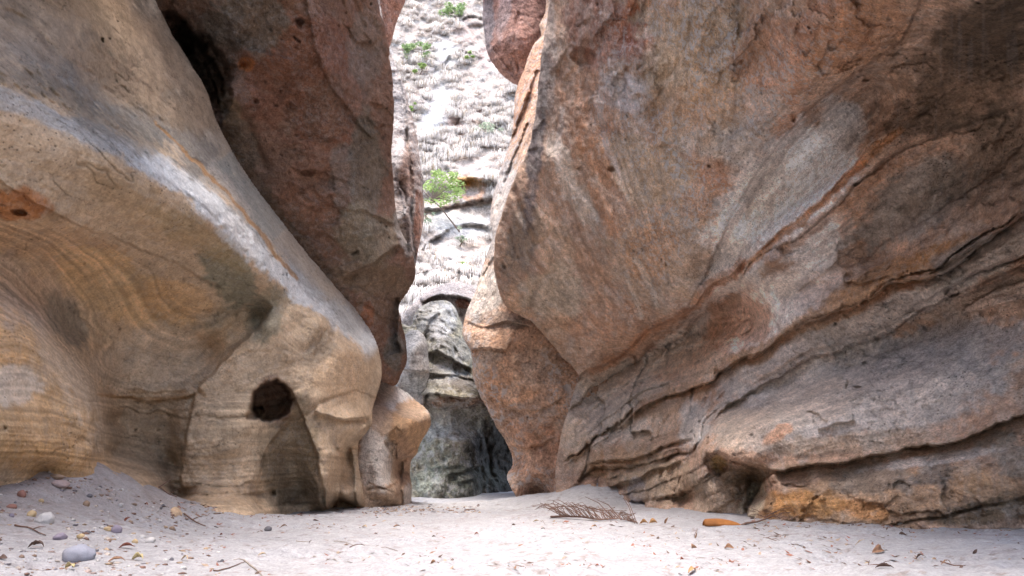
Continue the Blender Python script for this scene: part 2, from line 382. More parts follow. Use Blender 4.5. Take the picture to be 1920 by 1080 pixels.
    if ext:                                          # unseen sheets added past the frame, blocking sky light
        for (ga, gb, fnc, tagxy) in ext:
            S_, T_ = np.meshgrid(np.linspace(0, 1, ga), np.linspace(0, 1, gb)); G = fnc(S_, T_); G = G + .35*np.stack([fbm(G, .35, 4, seed+s_, .5) for s_ in (1, 2, 3)], -1)
            i0 = len(V); qq = np.arange(ga*gb).reshape(gb, ga)+i0; qq = np.stack([qq[:-1, :-1], qq[1:, :-1], qq[1:, 1:], qq[:-1, 1:]], -1).reshape(-1, 4)
            V = np.concatenate([V, G.reshape(-1, 3)]); CC = np.concatenate([CC, np.ones((ga*gb, 4))*np.array((.34, .22, .15, 0))]); Q = np.concatenate([Q, qq])
            cxf = np.concatenate([cxf, np.full(len(qq), tagxy[0])]); cyf = np.concatenate([cyf, np.full(len(qq), tagxy[1])])
    return dict(V=V, C=CC, Q=Q, cx=cxf, cy=cyf)
def rock_object(name, rf, mat, sel=None, parent=None):
    Q = rf['Q'] if sel is None else rf['Q'][sel]
    u, inv = np.unique(Q, return_inverse=True)
    return link(name, npmesh(name, rf['V'][u], inv.reshape(Q.shape), rf['C'][u][:, :3], rf['C'][u][:, 3]), mat, parent)

def cmix(C, c, m): return C*(1-m[..., None])+np.asarray(c)*m[..., None]
def painter(basec, var=.12, spl=(), bands=(), post=(), crust=.0, lichen=0, lichc=(.55, .54, .52), lf=9, stain=None, hue=.05):
    def f(e):
        X, Y, B = e['X'], e['Y'], e['B']; s = e['seed']
        C = np.ones(X.shape+(3,))*np.array(basec)
        n1 = fbm(B, .9, 5, s+60, .6); n2 = fbm(B, 3.3, 4, s+61, .6); n3 = fbm(B, 11, 3, s+62, .6)
        q = np.stack([X/55, Y/55, X*0+s], -1); dn = fbm(q, 1, 5, s+63, .6)
        for (px, py, rx, ry, ang, c, st, *o) in spl:
            ca, sa = math.cos(R(ang)), math.sin(R(ang)); dx, dy = X-px, Y-py
            ux = dx*ca+dy*sa; uy = -dx*sa+dy*ca; r = np.sqrt((ux/rx)**2+(uy/ry)**2)
            rough = o[0] if o else .45
            C = cmix(C, c, st*sstep(1.08, .74, r+rough*dn+.22*n2+.22*n3))
        for (poly, wd, c, st) in bands:
            dl, _, _, _, fr = seg_dist(X+e['wx'], Y+e['wy'], spline(poly, 14))
            C = cmix(C, c, st*sstep(1.1, .55, dl/wd+.6*dn+.4*n3+.2*n2)*sstep(0, .05, fr)*sstep(1, .95, fr))
        n4 = fbm(B, 32, 2, s+68, .7); C = C*(1+var*(n1*1.3+n2*1.2+n3*1.2+n4*1.0))[..., None]
        C = C*(1+hue*np.stack([n1, n1*0, -n1], -1)*1.5)
        if lichen:
            l1 = sstep(.12, .3, fbm(B, lf, 4, s+64, .65)+.35*fbm(B, .7, 3, s+65))
            C = cmix(C, lichc, l1*lichen)
        keep_ = np.ones(X.shape)
        for (px, py, rx, ry, ang, c, st, rough) in post:      # lichen-free patches over the rest; the dark ones are painted shade
            ca, sa = math.cos(R(ang)), math.sin(R(ang)); dx, dy = X-px, Y-py; ux = dx*ca+dy*sa; uy = -dx*sa+dy*ca
            m_ = st*sstep(1.25, .55, np.sqrt((ux/rx)**2+(uy/ry)**2)+rough*dn+.2*n2+.15*n3); C = cmix(C, np.array(c)*(1+.35*(n2+n3))[..., None], m_); keep_ = keep_*(1-m_)
        e['L'] = keep_*np.clip(crust(e) if callable(crust) else np.full(X.shape, float(crust)), 0, 1)*sstep(-.35, .25, fbm(B, .8, 3, s+69))
        if stain:                                    # dark vertical water streaks
            q = np.stack([X/9, Y/110, X*0+s], -1); sv = sstep(.1, .5, fbm(q, 1, 3, s+66)+.5*fbm(B, .5, 2, s+67)-.1)
            C = cmix(C, stain[0], sv*stain[1])
        return C
    return f
# unseen wall continuation added beside and behind the viewer to limit sky light
def unseen_wall(side, reach=6.0):
    def f(S, T):                                     # S along the creek (0 front .. 1 behind), T height
        y = 2.2-S*9; z = -.5+T*reach
        x = 4.8+1.2*np.sin(S*5)+.9*np.sin(T*3.3)+.1*S-2.8*np.clip(T-.25, 0, 1)**1.2
        return np.stack([side*x, y, z], -1)
    return f
def unseen_brow(side, x0, x1, z0, z1, y0, y1):              # unseen overhang sheets added above the frame to shade the upper walls
    def f(S, T):
        y = y0+(y1-y0)*S; a = T*2                     # under side, then back along the top
        u = np.where(a < 1, a, 2-a); x = x0+(x1-x0)*np.sin(u*np.pi/2); z = z0+(z1-z0)*u+np.where(a > 1, .9+(a-1)*1.5, .9*a**3)*1.0
        return np.stack([side*x, y+.6*np.sin(u*2), z], -1)
    return f
# ------------------------------------------------------------------ LEFT: undercut wall with the hollow
TAN = (.42, .30, .205); TAN2 = (.46, .33, .22); ORG = (.42, .20, .07); GRN = (.20, .175, .125); GREY = (.42, .40, .38); RED = (.33, .16, .09); PALE = (.56, .52, .49); DARK = (.09, .075, .06); BRN = (.26, .16, .10)
A_out = [(-420,-520),(60,-520),(150,-300),(215,-130),(290,0),(330,75),(385,165),(408,230),(450,308),(505,385),(560,455),(610,515),(655,566),(690,612),(708,650),(716,690),(714,718),(706,745),(698,772),
         (697,795),(684,815),(672,830),(672,870),(680,915),(686,950),(690,1000),(400,1060),(100,1080),(-420,1100)]
A_ctrl = [
 # lip between the lit shelf and the face below it
 [(-300,60,3.6),(-120,130,4.1),(0,190,4.55),(110,235,5.05),(220,280,5.65),(310,340,6.4),(400,400,7.2),(455,460,7.9),(500,512,8.5),(522,548,8.9),(575,572,9.5),(640,622,10.3),(690,650,11.1),(714,690,11.6)],
 # shelf, running back and up to the foot of the dark overhang
 [(0,20,5.0),(110,100,5.55),(200,170,6.4),(300,250,7.1),(400,330,8.0),(480,410,8.8),(560,500,9.9),(620,560,10.7),(680,625,11.5)],
 [(150,-300,6.4),(215,-130,7.2),(290,-5,8.0),(330,80,8.3),(395,190,8.8),(450,305,9.5),(505,382,10.1),(560,450,10.7),(610,512,11.3),(655,562,11.8),(695,622,12.1)],
 [(-300,-100,4.0),(0,-60,5.05),(150,20,6.0),(240,100,6.8),(330,190,7.8)], (-300,-450,3.0),(0,-450,3.8),(-100,-200,4.4),(-300,-250,3.5),  # unseen points above the frame curl nearer to shade the shelf
 # face under the lip (slightly undercut)
 [(-300,200,3.8),(0,300,4.75),(150,350,5.45),(280,420,6.5),(400,480,7.7),(480,545,8.7)],
 [(-300,300,4.1),(0,395,5.1),(120,425,5.7),(250,470,6.9),(360,535,8.1),(440,590,9.0),(490,600,9.2)],
 # scooped bowl
 [(-200,400,4.9),(0,490,5.8),(100,520,6.6),(200,560,7.55),(290,600,8.3),(360,620,8.8),(440,625,9.1)],
 (60,560,6.3),(130,620,7.2),(200,650,7.95),(280,680,8.6),(335,690,9.0),(395,655,9.25),(200,728,8.2),(280,738,8.75),(335,740,8.9),
 # square cave under the scoop
 (205,790,8.3),(260,790,8.85),(320,790,9.1),(210,850,8.1),(265,860,8.7),(325,870,9.4),(328,925,9.15),
 # near bulge on the left
 [(-250,520,4.4),(-100,560,4.9),(0,560,5.5),(60,600,5.8),(120,680,6.1),(165,740,6.45),(186,800,6.7),(187,870,6.7)],
 [(-250,700,4.0),(-100,720,4.5),(0,720,5.0),(70,740,5.4),(130,800,5.8),(172,850,6.2)], [(-100,850,4.3),(0,860,4.95),(80,850,5.4)],
 # head with the hollow: diagonal shoulder and lobes
 [(519,570,9.0),(480,625,8.95),(430,670,8.9),(385,712,8.85),(362,742,8.8),(352,800,8.75),(345,860,8.85),(340,930,9.0)],
 (560,610,9.3),(600,600,9.6),(640,660,9.9),(600,665,9.65),(540,680,9.2),(480,690,8.95),(430,740,8.75),(680,700,10.6),(702,700,11.2),(650,730,10.1),(690,750,10.9),
 (560,710,9.3),(600,740,9.5),(400,790,8.6),(430,850,8.7),(460,800,8.7),(470,900,9.05),(400,900,8.8),(590,765,9.5),(640,765,10.0),
 (484,860,9.1),(482,930,9.4),(620,800,9.7),(660,800,10.1),(690,785,10.8),
 # leg right of the arch
 [(575,790,9.55),(598,850,9.6),(612,900,9.75),(606,950,10.2)], [(630,830,9.95),(632,880,10.1),(620,930,10.3)],
 # arch recess
 (545,800,9.75),(540,860,10.05),(560,900,10.25),(520,920,10.0),(580,930,10.4),(500,900,9.5),
 # dark slot and second leg
 [(648,850,10.75),(650,900,10.85),(645,935,10.9)], [(666,850,11.0),(670,900,11.05),(674,940,11.3)],
]
A_base = [(-300,900),(-150,905),(0,915),(80,888),(190,882),(215,888),(265,910),(330,950),(400,966),(470,968),(540,962),(600,958),(640,946),(686,950)]
def lamA(e):
    X, Y = e['X'], e['Y']; dl, sg, _, _, _ = seg_dist(X, Y, spline([(-300,250),(0,370),(200,430),(400,545),(520,600)], 20))
    return .35+1.0*sstep(-5, 60, -dl*sg)*sstep(700, 480, X)
bedA = [([(-300,240),(0,310),(200,380),(380,455),(500,560),(600,600)], 3.4), ([(-200,380),(0,490),(70,560),(120,640),(190,715),(340,732),(430,670),(520,600)], 2), ([(80,470),(110,500),(160,570),(200,640),(260,690),(370,692),(440,640),(500,590)], 2.35), ([(180,490),(205,530),(240,590),(290,640),(360,655),(430,610)], 2.65), ([(280,505),(300,550),(345,590),(410,590)], 2.9),
        ([(-200,600),(60,640),(150,720),(240,745),(360,745),(480,720),(600,700),(716,720)], 1.2), ([(-200,750),(80,760),(200,800),(345,830),(450,815),(600,825),(700,840)], .6), ([(-200,860),(100,860),(240,880),(400,905),(600,890),(690,900)], 0), ([(0,190),(220,280),(400,400),(520,550),(640,620)], 4), ([(0,20),(200,170),(400,330),(560,500),(680,620)], 5)]
A_led = [([(366,735),(395,705),(435,665),(480,615),(516,572)], -.14, 34, 14), ([(175,734),(230,748),(300,752),(362,742)], .05, 10, 16),
         ([(590,772),(640,783),(697,780)], .16, 12, 22), ([(636,842),(662,826),(690,800)], .25, 6, 18, 1),
         ([(366,738),(358,760),(347,820),(344,870),(338,915)], .22, 30, 8),      # left edge of the head stands proud of the cave
         ([(612,960),(604,900),(594,850),(575,800),(552,745),(545,735)], -.30, 20, 22),
         ([(484,950),(484,900),(496,850),(530,800)], .12, 12, 12), ([(638,846),(640,890),(632,950)], -.30, 9, 6), ([(660,838),(664,880),(668,945)], .22, 12, 5), ([(696,800),(690,850),(694,900),(698,950)], .0, 8, 8),
         ([(187,905),(188,850),(186,800),(150,715)], .0, 20, 16),
         ([(-60,300),(80,390),(190,440),(300,480),(420,545)], .10, 16, 26),
         ([(330,925),(430,930),(520,915)], .05, 8, 16), ([(195,885),(250,900),(330,948)], .0, 5, 8)]
A_gr = [([(0,12),(60,50),(110,100),(180,150),(240,195)], .05, 6), ([(275,215),(310,250),(350,290),(390,320),(430,365),(480,420),(530,490),(560,530)], .05, 3.5),
        ([(40,130),(120,190),(200,235),(260,270)], .03, 5), ([(188,725),(190,790),(187,860),(186,905)], .15, 4), ([(560,660),(590,640),(608,612)], .05, 7),
        ([(372,935),(430,925),(500,930)], .04, 3)]
A_holes = [(507,754,47,36,-38,1.1),(476,776,20,12,-35,.4),(32,398,17,8,10,.14),(177,802,9,16,10,.15),(511,925,6,6,0,.15),(612,640,16,36,30,.07)]
A_col = painter(TAN, .13, spl=[(140,60,330,130,30,(.13,.105,.085),.95,.3),(-100,-200,500,240,20,(.17,.13,.10),.95),(330,230,130,50,45,(.27,.23,.19),.6),  # upper left darkened in the colour to stand for shade
  (60,440,190,60,15,(.40,.23,.12),.5),(0,780,170,130,20,(.42,.25,.12),.7),(20,620,60,80,0,(.45,.25,.11),.6),(20,720,70,40,0,(.54,.46,.40),.6),(100,860,130,40,10,(.40,.23,.10),.6),
  (40,385,60,28,0,(.36,.13,.04),.8),(230,540,160,60,25,(.50,.33,.18),.7),(330,560,90,40,10,(.50,.30,.15),.6),(310,670,130,60,0,(.48,.37,.28),.8),(60,560,120,60,40,(.42,.32,.26),.6),(150,640,90,60,40,TAN2,.5),
  (430,520,90,48,40,GRN,.95,.6),(380,450,110,30,30,(.25,.19,.11),.6,.7),(500,590,46,70,20,GRN,.75,.5),(290,400,150,50,28,(.36,.24,.14),.5),(420,600,60,30,-20,GRN,.5,.8),
  (270,830,90,80,0,(.32,.23,.155),.7,.25),(260,690,120,40,0,(.46,.36,.28),.6),(120,600,34,70,-35,(.21,.18,.15),.8,.3),
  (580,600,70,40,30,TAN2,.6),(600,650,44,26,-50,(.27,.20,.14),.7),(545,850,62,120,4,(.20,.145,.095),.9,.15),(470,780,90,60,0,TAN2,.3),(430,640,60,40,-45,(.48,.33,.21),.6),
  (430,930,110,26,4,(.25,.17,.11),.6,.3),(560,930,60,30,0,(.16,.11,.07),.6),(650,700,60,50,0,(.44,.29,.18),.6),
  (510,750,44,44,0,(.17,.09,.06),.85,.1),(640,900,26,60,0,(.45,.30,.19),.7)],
  bands=[([(200,255),(300,310),(380,370),(450,435),(500,485)], 16, (.38,.35,.33), .7),([(-400,60),(-150,120),(0,183),(110,228),(220,270),(310,330),(405,390),(500,490),(590,560),(660,612),(712,665)], 22, (.34,.315,.30), .85),([(250,280),(360,352),(430,420),(500,490),(590,560),(660,612),(712,665)], 26, (.52,.505,.505), .85),  # pale ridge band painted in for the light on the lip
         ([(0,60),(150,150),(290,230),(420,340),(540,460),(620,550),(690,630)], 34, (.24,.22,.205), .7),
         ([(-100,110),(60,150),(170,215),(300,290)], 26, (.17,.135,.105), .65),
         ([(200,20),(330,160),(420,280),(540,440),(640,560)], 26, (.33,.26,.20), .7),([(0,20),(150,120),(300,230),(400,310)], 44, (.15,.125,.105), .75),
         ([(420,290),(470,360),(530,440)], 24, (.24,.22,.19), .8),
         ([(40,0),(150,60),(260,150),(380,220)], 42, (.14,.11,.08), .8),  # upper-left bands darkened in the colour in place of shade
         ([(285,220),(350,290),(430,365),(560,530)], 4, (.28,.14,.05), .8),
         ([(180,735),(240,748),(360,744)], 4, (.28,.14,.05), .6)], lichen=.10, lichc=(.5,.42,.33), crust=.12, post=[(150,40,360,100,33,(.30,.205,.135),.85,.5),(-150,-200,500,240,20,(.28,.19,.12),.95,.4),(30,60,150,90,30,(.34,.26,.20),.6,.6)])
def A_fn(e):
    X, Y, D, B = e['X'], e['Y'], e['D'], e['B']
    # rough conglomerate on the shelf and along the foot of the bowl
    dl, _, _, _, _ = seg_dist(X, Y, spline([(-200,60),(0,140),(200,230),(400,370),(520,500),(640,605)], 20)); m = sstep(75, 15, dl)
    D = D + m*(.07*fbm(B, 4, 4, 401, .6)+.035*fbm(B, 14, 3, 402, .6))
    dl, _, _, _, _ = seg_dist(X, Y, spline([(-60,380),(60,400),(160,430),(260,470)], 20)); m = sstep(50, 10, dl)
    return D + m*(.05*fbm(B, 7, 4, 403, .6))
rfA = rock_field(A_out, A_ctrl, 2.5, 18, .8, 2.0, A_led, A_gr, A_holes, A_fn, A_col, noise=((.9,.09,4),(4,.028,3),(14,.008,3)), pits=((3,.12,.16,.10),(9,.25,.22,.04)), bed=bedA, mqc=.09, gain=(1.17,1.19,1.15), fine=.6, plates=.25, beds=[(2.6, .03, lambda e: sstep(700, 760, e['Y'])*sstep(200, 240, e['X']))], seed=1, base=A_base, strata=.026, strata_f=11, lam_c=lamA, ext=[(60, 50, unseen_wall(-1), (0, 0)), (50, 40, unseen_brow(-1, 7.5, 2.6, 5.0, 6.6, 1.0, 5.6), (0, 0))])
o = rock_object('undercut_sandstone_wall', rfA, M_SMOOTH)
tag(o, 'tan undercut sandstone wall at left with a round hollow and pale sloping shelf', 'rock wall')

# ------------------------------------------------------------------ LEFT: dark red overhang
B_out = [(-60,-520),(780,-520),(735,-250),(716,-90),(708,-20),(712,20),(721,50),(728,85),(732,122),(738,167),(737,222),(735,290),(738,340),(741,380),(750,425),(764,455),(774,480),(779,515),(766,548),(748,570),(749,592),(757,618),(763,648),(763,678),(752,705),(744,722),(728,722),(713,717),
         (690,760),(560,760),(430,560),(330,400),(240,250),(140,60),(60,-100)]
B_ctrl = [
 [(60,-300,7.9),(150,-160,8.3),(220,0,8.9),(290,110,9.6),(350,220,10.0),(420,330,10.4),(480,400,10.8),(540,470,11.3),(600,540,11.8),(650,600,12.2),(690,650,12.5),(700,720,12.9)],
 [(300,-300,6.9),(390,-150,7.7),(450,0,8.5),(480,100,9.1),(530,220,9.8),(590,340,10.5),(640,440,11.2),(680,530,11.9),(710,620,12.4)],
 [(700,-400,7.6),(700,-200,8.9),(700,0,10.0),(722,120,10.8),(728,220,11.2),(726,320,11.6),(735,400,12.0),(765,500,12.5),(735,570,12.7),(745,650,12.9),(725,710,13.1)],
 [(560,-200,7.4),(570,-50,8.3),(590,60,8.9),(620,180,9.7),(660,300,10.6),(700,420,11.4),(725,500,11.9)],
 (400,60,9.0),(330,0,8.7),(430,180,9.2),(420,130,9.4),(250,400,10.8),(500,650,12.6)]
B_col = painter((.235,.13,.085), .2, spl=[
  (560,120,170,110,60,(.25,.11,.065),.8,.7),(640,260,50,120,-10,(.27,.12,.07),.7,.7),(470,40,90,60,0,(.20,.17,.13),.7),(600,350,70,70,20,(.29,.14,.085),.7),(620,200,60,60,0,(.20,.11,.07),.6),
  (690,330,34,140,0,(.17,.14,.10),.8),(690,90,36,90,0,(.23,.17,.13),.7),(640,330,26,60,0,(.24,.19,.15),.6),(690,440,60,60,20,(.32,.25,.17),.8),(690,520,70,40,10,(.27,.20,.13),.6),(720,560,60,60,0,(.30,.20,.13),.6),
  (460,120,16,14,0,(.42,.15,.05),.95),(390,90,60,90,0,(.12,.09,.07),.7),(430,200,20,40,-20,(.30,.20,.12),.8),(450,260,26,60,-30,(.18,.13,.09),.7),(690,590,14,30,0,(.40,.16,.08),.7),(740,660,20,40,0,(.19,.17,.14),.8)],
  bands=[([(745,390),(752,430),(772,480)], 10, (.42,.39,.36), .7),([(410,240),(470,330),(560,450),(660,570)], 12, (.17,.11,.07), .7)], lichen=.15, lichc=(.30,.25,.20), lf=6, crust=.12)
B_led = [([(385,120),(402,160),(410,200),(414,240)], .25, 22, 14),([(575,-10),(590,90),(640,190),(700,260)], .08, 30, 60),([(600,380),(690,400),(740,420)], .05, 20, 30),([(640,520),(690,500),(750,455)], .12, 20, 24),
         ([(748,560),(742,610),(752,660)], .3, 8, 10, 1),([(738,340),(745,400),(770,470)], .15, 6, 14)]
B_holes = [(368,126,108,60,58,.6),(372,130,80,36,58,1.0),(335,60,46,24,60,.8),(458,123,9,8,0,.12),(575,325,14,7,10,.12),(480,190,6,6,0,.1),(545,200,14,6,40,.06)]
rfB = rock_field(B_out, B_ctrl, 2.6, 16, .8, 3.5, B_led, [([(420,220),(440,200),(470,240),(500,330)], .08, 8)], B_holes, None, B_col, noise=((.8,.14,4),(4,.05,4),(14,.014,3)), pits=((2.2,.4,.2,.14),(5.5,.5,.24,.06)), seed=2, gain=.85, plates=1.0, thick=2.0)
tag(rock_object('overhanging_sandstone_wall', rfB, M_NEAR), 'dark rust red overhanging sandstone wall above the pale shelf at left, with a black cavity', 'rock wall')

# ------------------------------------------------------------------ LEFT, farther: slabs behind the overhang
C_out = [(600,-300),(690,-200),(715,20),(728,89),(741,119),(758,163),(771,211),(782,259),(790,315),(793,363),(795,400),(791,433),(784,470),(777,505),(740,560),(600,560)]
C_ctrl = [(700,50,16.5),(700,300,16),(735,120,16.2),(760,180,16.0),(750,300,15.2),(785,300,15.8),(770,400,15.3),(790,400,16),(775,490,15.7),(730,500,15.4),(650,-200,16),(745,400,15.0)]
C_col = painter((.36,.29,.25), .18, spl=[(785,420,12,90,0,(.36,.19,.13),.9),(765,330,16,60,0,(.34,.2,.14),.6),(745,200,20,120,0,(.44,.39,.36),.7)], bands=[([(745,330),(758,400),(768,460),(775,500)], 5, (.13,.1,.09), .8)], lichen=.35, lichc=(.5,.47,.45), lf=3, crust=.6)
rfC = rock_field(C_out, C_ctrl, 2.0, 12, .9, 2.0, [([(748,340),(762,390),(770,440),(776,500)], -.4, 8, 10, 1),([(742,130),(765,230),(775,330)], .1, 8, 12)], [([(760,240),(772,330),(768,420)], .25, 3)], (), None, C_col, noise=((1,.16,4),(5,.07,4)), pits=(), seed=3, thick=2)
tag(rock_object('rock_slab', rfC, M_MID), 'narrow grey brown rock slab standing just behind the dark overhang, left of the grassy slope', 'rock')
C1_out = [(640,-260),(790,-260),(778,-60),(761,0),(751,24),(740,55),(729,92),(712,100),(640,60)]
rfC1 = rock_field(C1_out, [(700,0,19),(750,0,19.5),(720,60,19.6),(740,40,19.8),(700,-200,17.5),(770,-200,18)], 2.2, 14, .9, 2, (), (), (), None, painter((.38,.20,.14), .15, lichen=.15), noise=((.8,.2,4),(5,.05,3)), pits=(), seed=4, thick=2)
tag(rock_object('rock_slab', rfC1, M_MID), 'small reddish rock tip at the top edge, upper left of the grassy slope', 'rock')

# ------------------------------------------------------------------ LEFT: boulder with a pale top on legs
D_out = [(640,700),(705,712),(722,714),(740,722),(762,736),(781,752),(797,764),(806,775),(807,796),(800,812),(791,826),(785,840),(781,852),(771,864),(768,885),(772,910),(771,935),(772,975),(640,990)]
D_ctrl = [[(690,722,13.9),(720,728,14.2),(755,745,14.4),(785,760,14.6)], [(700,770,13.1),(722,790,13.1)], [(752,790,13.2),(775,780,13.5),(800,772,14.0)],[(722,832,12.9),(735,815,13.0),(760,815,13.2),(790,800,13.7)],(770,830,13.7),(745,850,13.4),
  (735,800,13.0),(690,800,12.7),(700,850,12.5),(690,900,12.3),(720,880,12.5),(735,910,12.5),(745,930,12.7),(748,890,13.9),(760,900,13.9),(765,940,14.0),(650,800,13)]
D_col = painter((.46,.32,.22), .12, spl=[(745,742,75,30,30,(.66,.63,.61),.95,.3),(700,780,28,60,0,(.33,.25,.2),.7),(700,860,34,70,-10,(.60,.53,.47),.9),(770,800,40,50,0,(.50,.30,.16),.8),(755,880,20,60,0,(.36,.22,.14),.7),(765,930,10,30,0,(.55,.48,.42),.8)], bands=[([(690,905),(720,918),(748,905)],3,(.25,.14,.08),.8)])
D_led = [([(722,833),(728,815),(742,800)], .15, 12, 12),([(750,940),(752,905),(742,872),(724,840),(716,825)], .4, 20, 12),([(745,862),(770,858),(785,845)], .4, 10, 10, 1), ([(672,830),(680,880),(684,945)], .0, 6, 6), ([(757,866),(756,900),(758,948)], .22, 8, 5)]
rfD = rock_field(D_out, D_ctrl, 1.9, 10, .9, 1.6, D_led, [([(684,922),(712,916),(738,926),(748,930)], .07, 2.5),([(738,926),(730,905),(744,895)], .05, 2),([(690,938),(722,940),(745,946)], .05, 2)], [(738,948,7,3,10,.3)], None, D_col, noise=((1,.08,4),(6,.03,3)), pits=((5,.3,.2,.05),), seed=5, thick=1.6, base=[(686,950),(745,948),(770,944)])
tag(rock_object('boulder', rfD, M_NEAR), 'tan boulder with pale top and orange side, right of the wall with the round hollow', 'boulder')

# ------------------------------------------------------------------ centre: grey lichened wall, pillar, cap
F_out = [(720,600),(770,612),(776,590),(790,573),(806,566),(830,563),(845,566),(858,585),(866,604),(880,640),(905,700),(960,760),(1010,800),(1020,1000),(720,1000)]
F_ctrl = [[(800,575,20.2),(830,570,20.3),(850,590,20.3)], (790,600,19.6),(820,620,19.4),(860,620,20.2),(810,660,19.2),(830,655,18.8),(870,660,19.8),(820,690,18.8),(860,700,19.0),(890,700,19.6),
  [(790,740,18.3),(830,745,18.0),(870,745,18.1),(900,750,18.3)], [(790,765,18.7),(830,770,18.6),(870,775,18.9)], (790,830,18.4),(830,830,18.1),(880,840,18.5),(905,860,19.4),(930,870,20.1),(960,900,20.4),(920,800,19.3),(905,775,18.9),(870,870,18.5),(780,900,18.2),(830,900,17.9),(880,905,18.2),(930,920,19.4),(980,900,20.8),(740,800,19)]
F_col = painter((.30,.27,.20), .2, spl=[(820,600,40,40,10,(.17,.16,.15),.8,.7),(830,600,26,40,20,(.50,.49,.48),.7,.6),(850,655,50,26,0,(.20,.19,.17),.7),(830,700,50,30,0,(.28,.25,.23),.6),(850,755,70,12,0,(.27,.16,.11),.8),(830,800,50,30,0,(.55,.54,.51),.9,.6),(880,790,40,30,0,(.22,.21,.19),.6),(810,850,50,30,0,(.32,.31,.24),.7),(850,900,90,30,0,(.17,.18,.14),.8,.5),(800,910,30,30,0,(.33,.34,.27),.7),(935,860,50,100,0,(.09,.08,.07),.9)], lichen=.55, lichc=(.50,.47,.40), lf=2.6, crust=.6, post=[(950,865,62,110,-12,(.045,.04,.034),.97,.3),(900,900,50,26,0,(.10,.10,.08),.7,.6),(870,720,30,14,0,(.12,.09,.07),.7,.5),(850,880,30,10,0,(.10,.10,.08),.7,.5)])  # dark right-hand recess painted in as shade
F_led = [([(785,742),(820,738),(860,746),(900,752),(930,770)], .5, 14, 16),([(800,672),(820,655),(850,678),(885,690)], .4, 16, 16),([(795,640),(806,600),(822,588)], .25, 14, 10),([(800,700),(850,706),(900,715)], .15, 8, 10),([(840,888),(880,880),(905,870)], .25, 14, 12),([(860,905),(900,898)],.2,10,10)]
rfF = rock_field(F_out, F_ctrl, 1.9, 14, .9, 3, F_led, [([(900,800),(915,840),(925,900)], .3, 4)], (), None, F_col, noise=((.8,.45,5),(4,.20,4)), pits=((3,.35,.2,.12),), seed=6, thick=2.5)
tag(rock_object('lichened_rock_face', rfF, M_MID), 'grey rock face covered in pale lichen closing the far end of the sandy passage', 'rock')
E_out = [(735,740),(752,700),(758,660),(760,628),(770,620),(783,619),(795,628),(801,645),(803,670),(806,697),(800,720),(796,752),(785,775),(740,770)]
rfE = rock_field(E_out, [(765,640,18.0),(785,650,17.6),(800,660,18),(775,695,17.5),(780,720,17.9),(760,740,18.2),(800,740,18.3),(780,625,18.2)], 1.8, 8, 1, 1.4, [([(755,695),(780,698),(806,696)], .15, 8, 8, 1)], (), (), None,
   painter((.44,.41,.38), .12, spl=[(778,720,30,24,0,(.50,.52,.52),.6)], bands=[([(770,700),(772,740)],3,(.25,.25,.24),.6),([(784,700),(782,745)],2.5,(.25,.27,.25),.5)], lichen=.25), noise=((1,.12,4),(5,.05,3)), pits=(), seed=7, thick=1.5)
tag(rock_object('rock_pillar', rfE, M_MID), 'stubby pale grey rock pillar with water streaks, squeezed between the overhang and the lichened rock', 'rock')
E2_out = [(740,640),(760,585),(785,560),(800,548),(822,536),(850,530),(880,534),(902,545),(912,575),(905,620),(880,640),(820,640)]
rfE2 = rock_field(E2_out, [(780,580,22.3),(820,545,22.6),(860,540,22.4),(890,550,22.4),(840,562,21.9),(880,565,21.8),(860,575,22.6),(890,600,22.8),(770,620,22.4)], 1.8, 9, 1, 2, [([(790,568),(815,556),(850,553),(880,560),(892,578)], .7, 12, 10)], (), (), None,
   painter((.42,.36,.33), .15, spl=[(868,570,18,10,10,(.25,.10,.06),.9),(815,560,30,6,-10,(.15,.11,.09),.7)], lichen=.3), noise=((.8,.2,4),(5,.08,3)), pits=(), seed=8, thick=2)
tag(rock_object('rock_ledge', rfE2, M_MID), 'rounded pinkish rock ledge with a dark underside at the foot of the grassy slope', 'rock')

# ------------------------------------------------------------------ RIGHT, farther: orange buttress and hanging boulder
H_out = [(1120,-200),(1030,-100),(1022,20),(1010,48),(1014,66),(998,85),(987,118),(973,155),(964,192),(963,222),(958,262),(949,290),(939,318),(924,370),(919,410),(923,444),(910,483),(897,533),(880,572),(870,600),(867,630),(882,661),(888,711),(900,740),(913,765),(930,800),(950,832),(959,850),(960,872),(950,892),(957,912),(971,940),(975,1000),(1140,1000),(1140,700),(1160,100)]
H_ctrl = [[(1022,30,18.4),(1000,100,18.2),(975,180,18.0),(966,250,17.9),(940,340,17.6),(925,420,17.3),(912,490,17.1),(885,570,16.6),(874,625,16.0)],
  [(1040,100,17.3),(1010,200,17.0),(985,300,16.7),(955,400,16.4),(935,480,16.2),(925,560,15.9)], [(905,640,15.5),(950,640,15.3),(1000,650,15.2),(1060,670,15.4)], [(900,700,15.8),(940,740,15.7),(960,790,15.9),(980,840,16.1),(975,880,16.2)],
  (950,690,15.4),(1000,740,15.4),(1050,740,15.3),(1000,800,15.7),(1030,850,15.8),(1000,890,15.8),(965,860,16.4),(1060,800,15.6),(1100,400,15),(1100,600,15.2),(1120,0,16),(1100,900,15.6),(1045,925,15.5),(1060,960,15.5)]
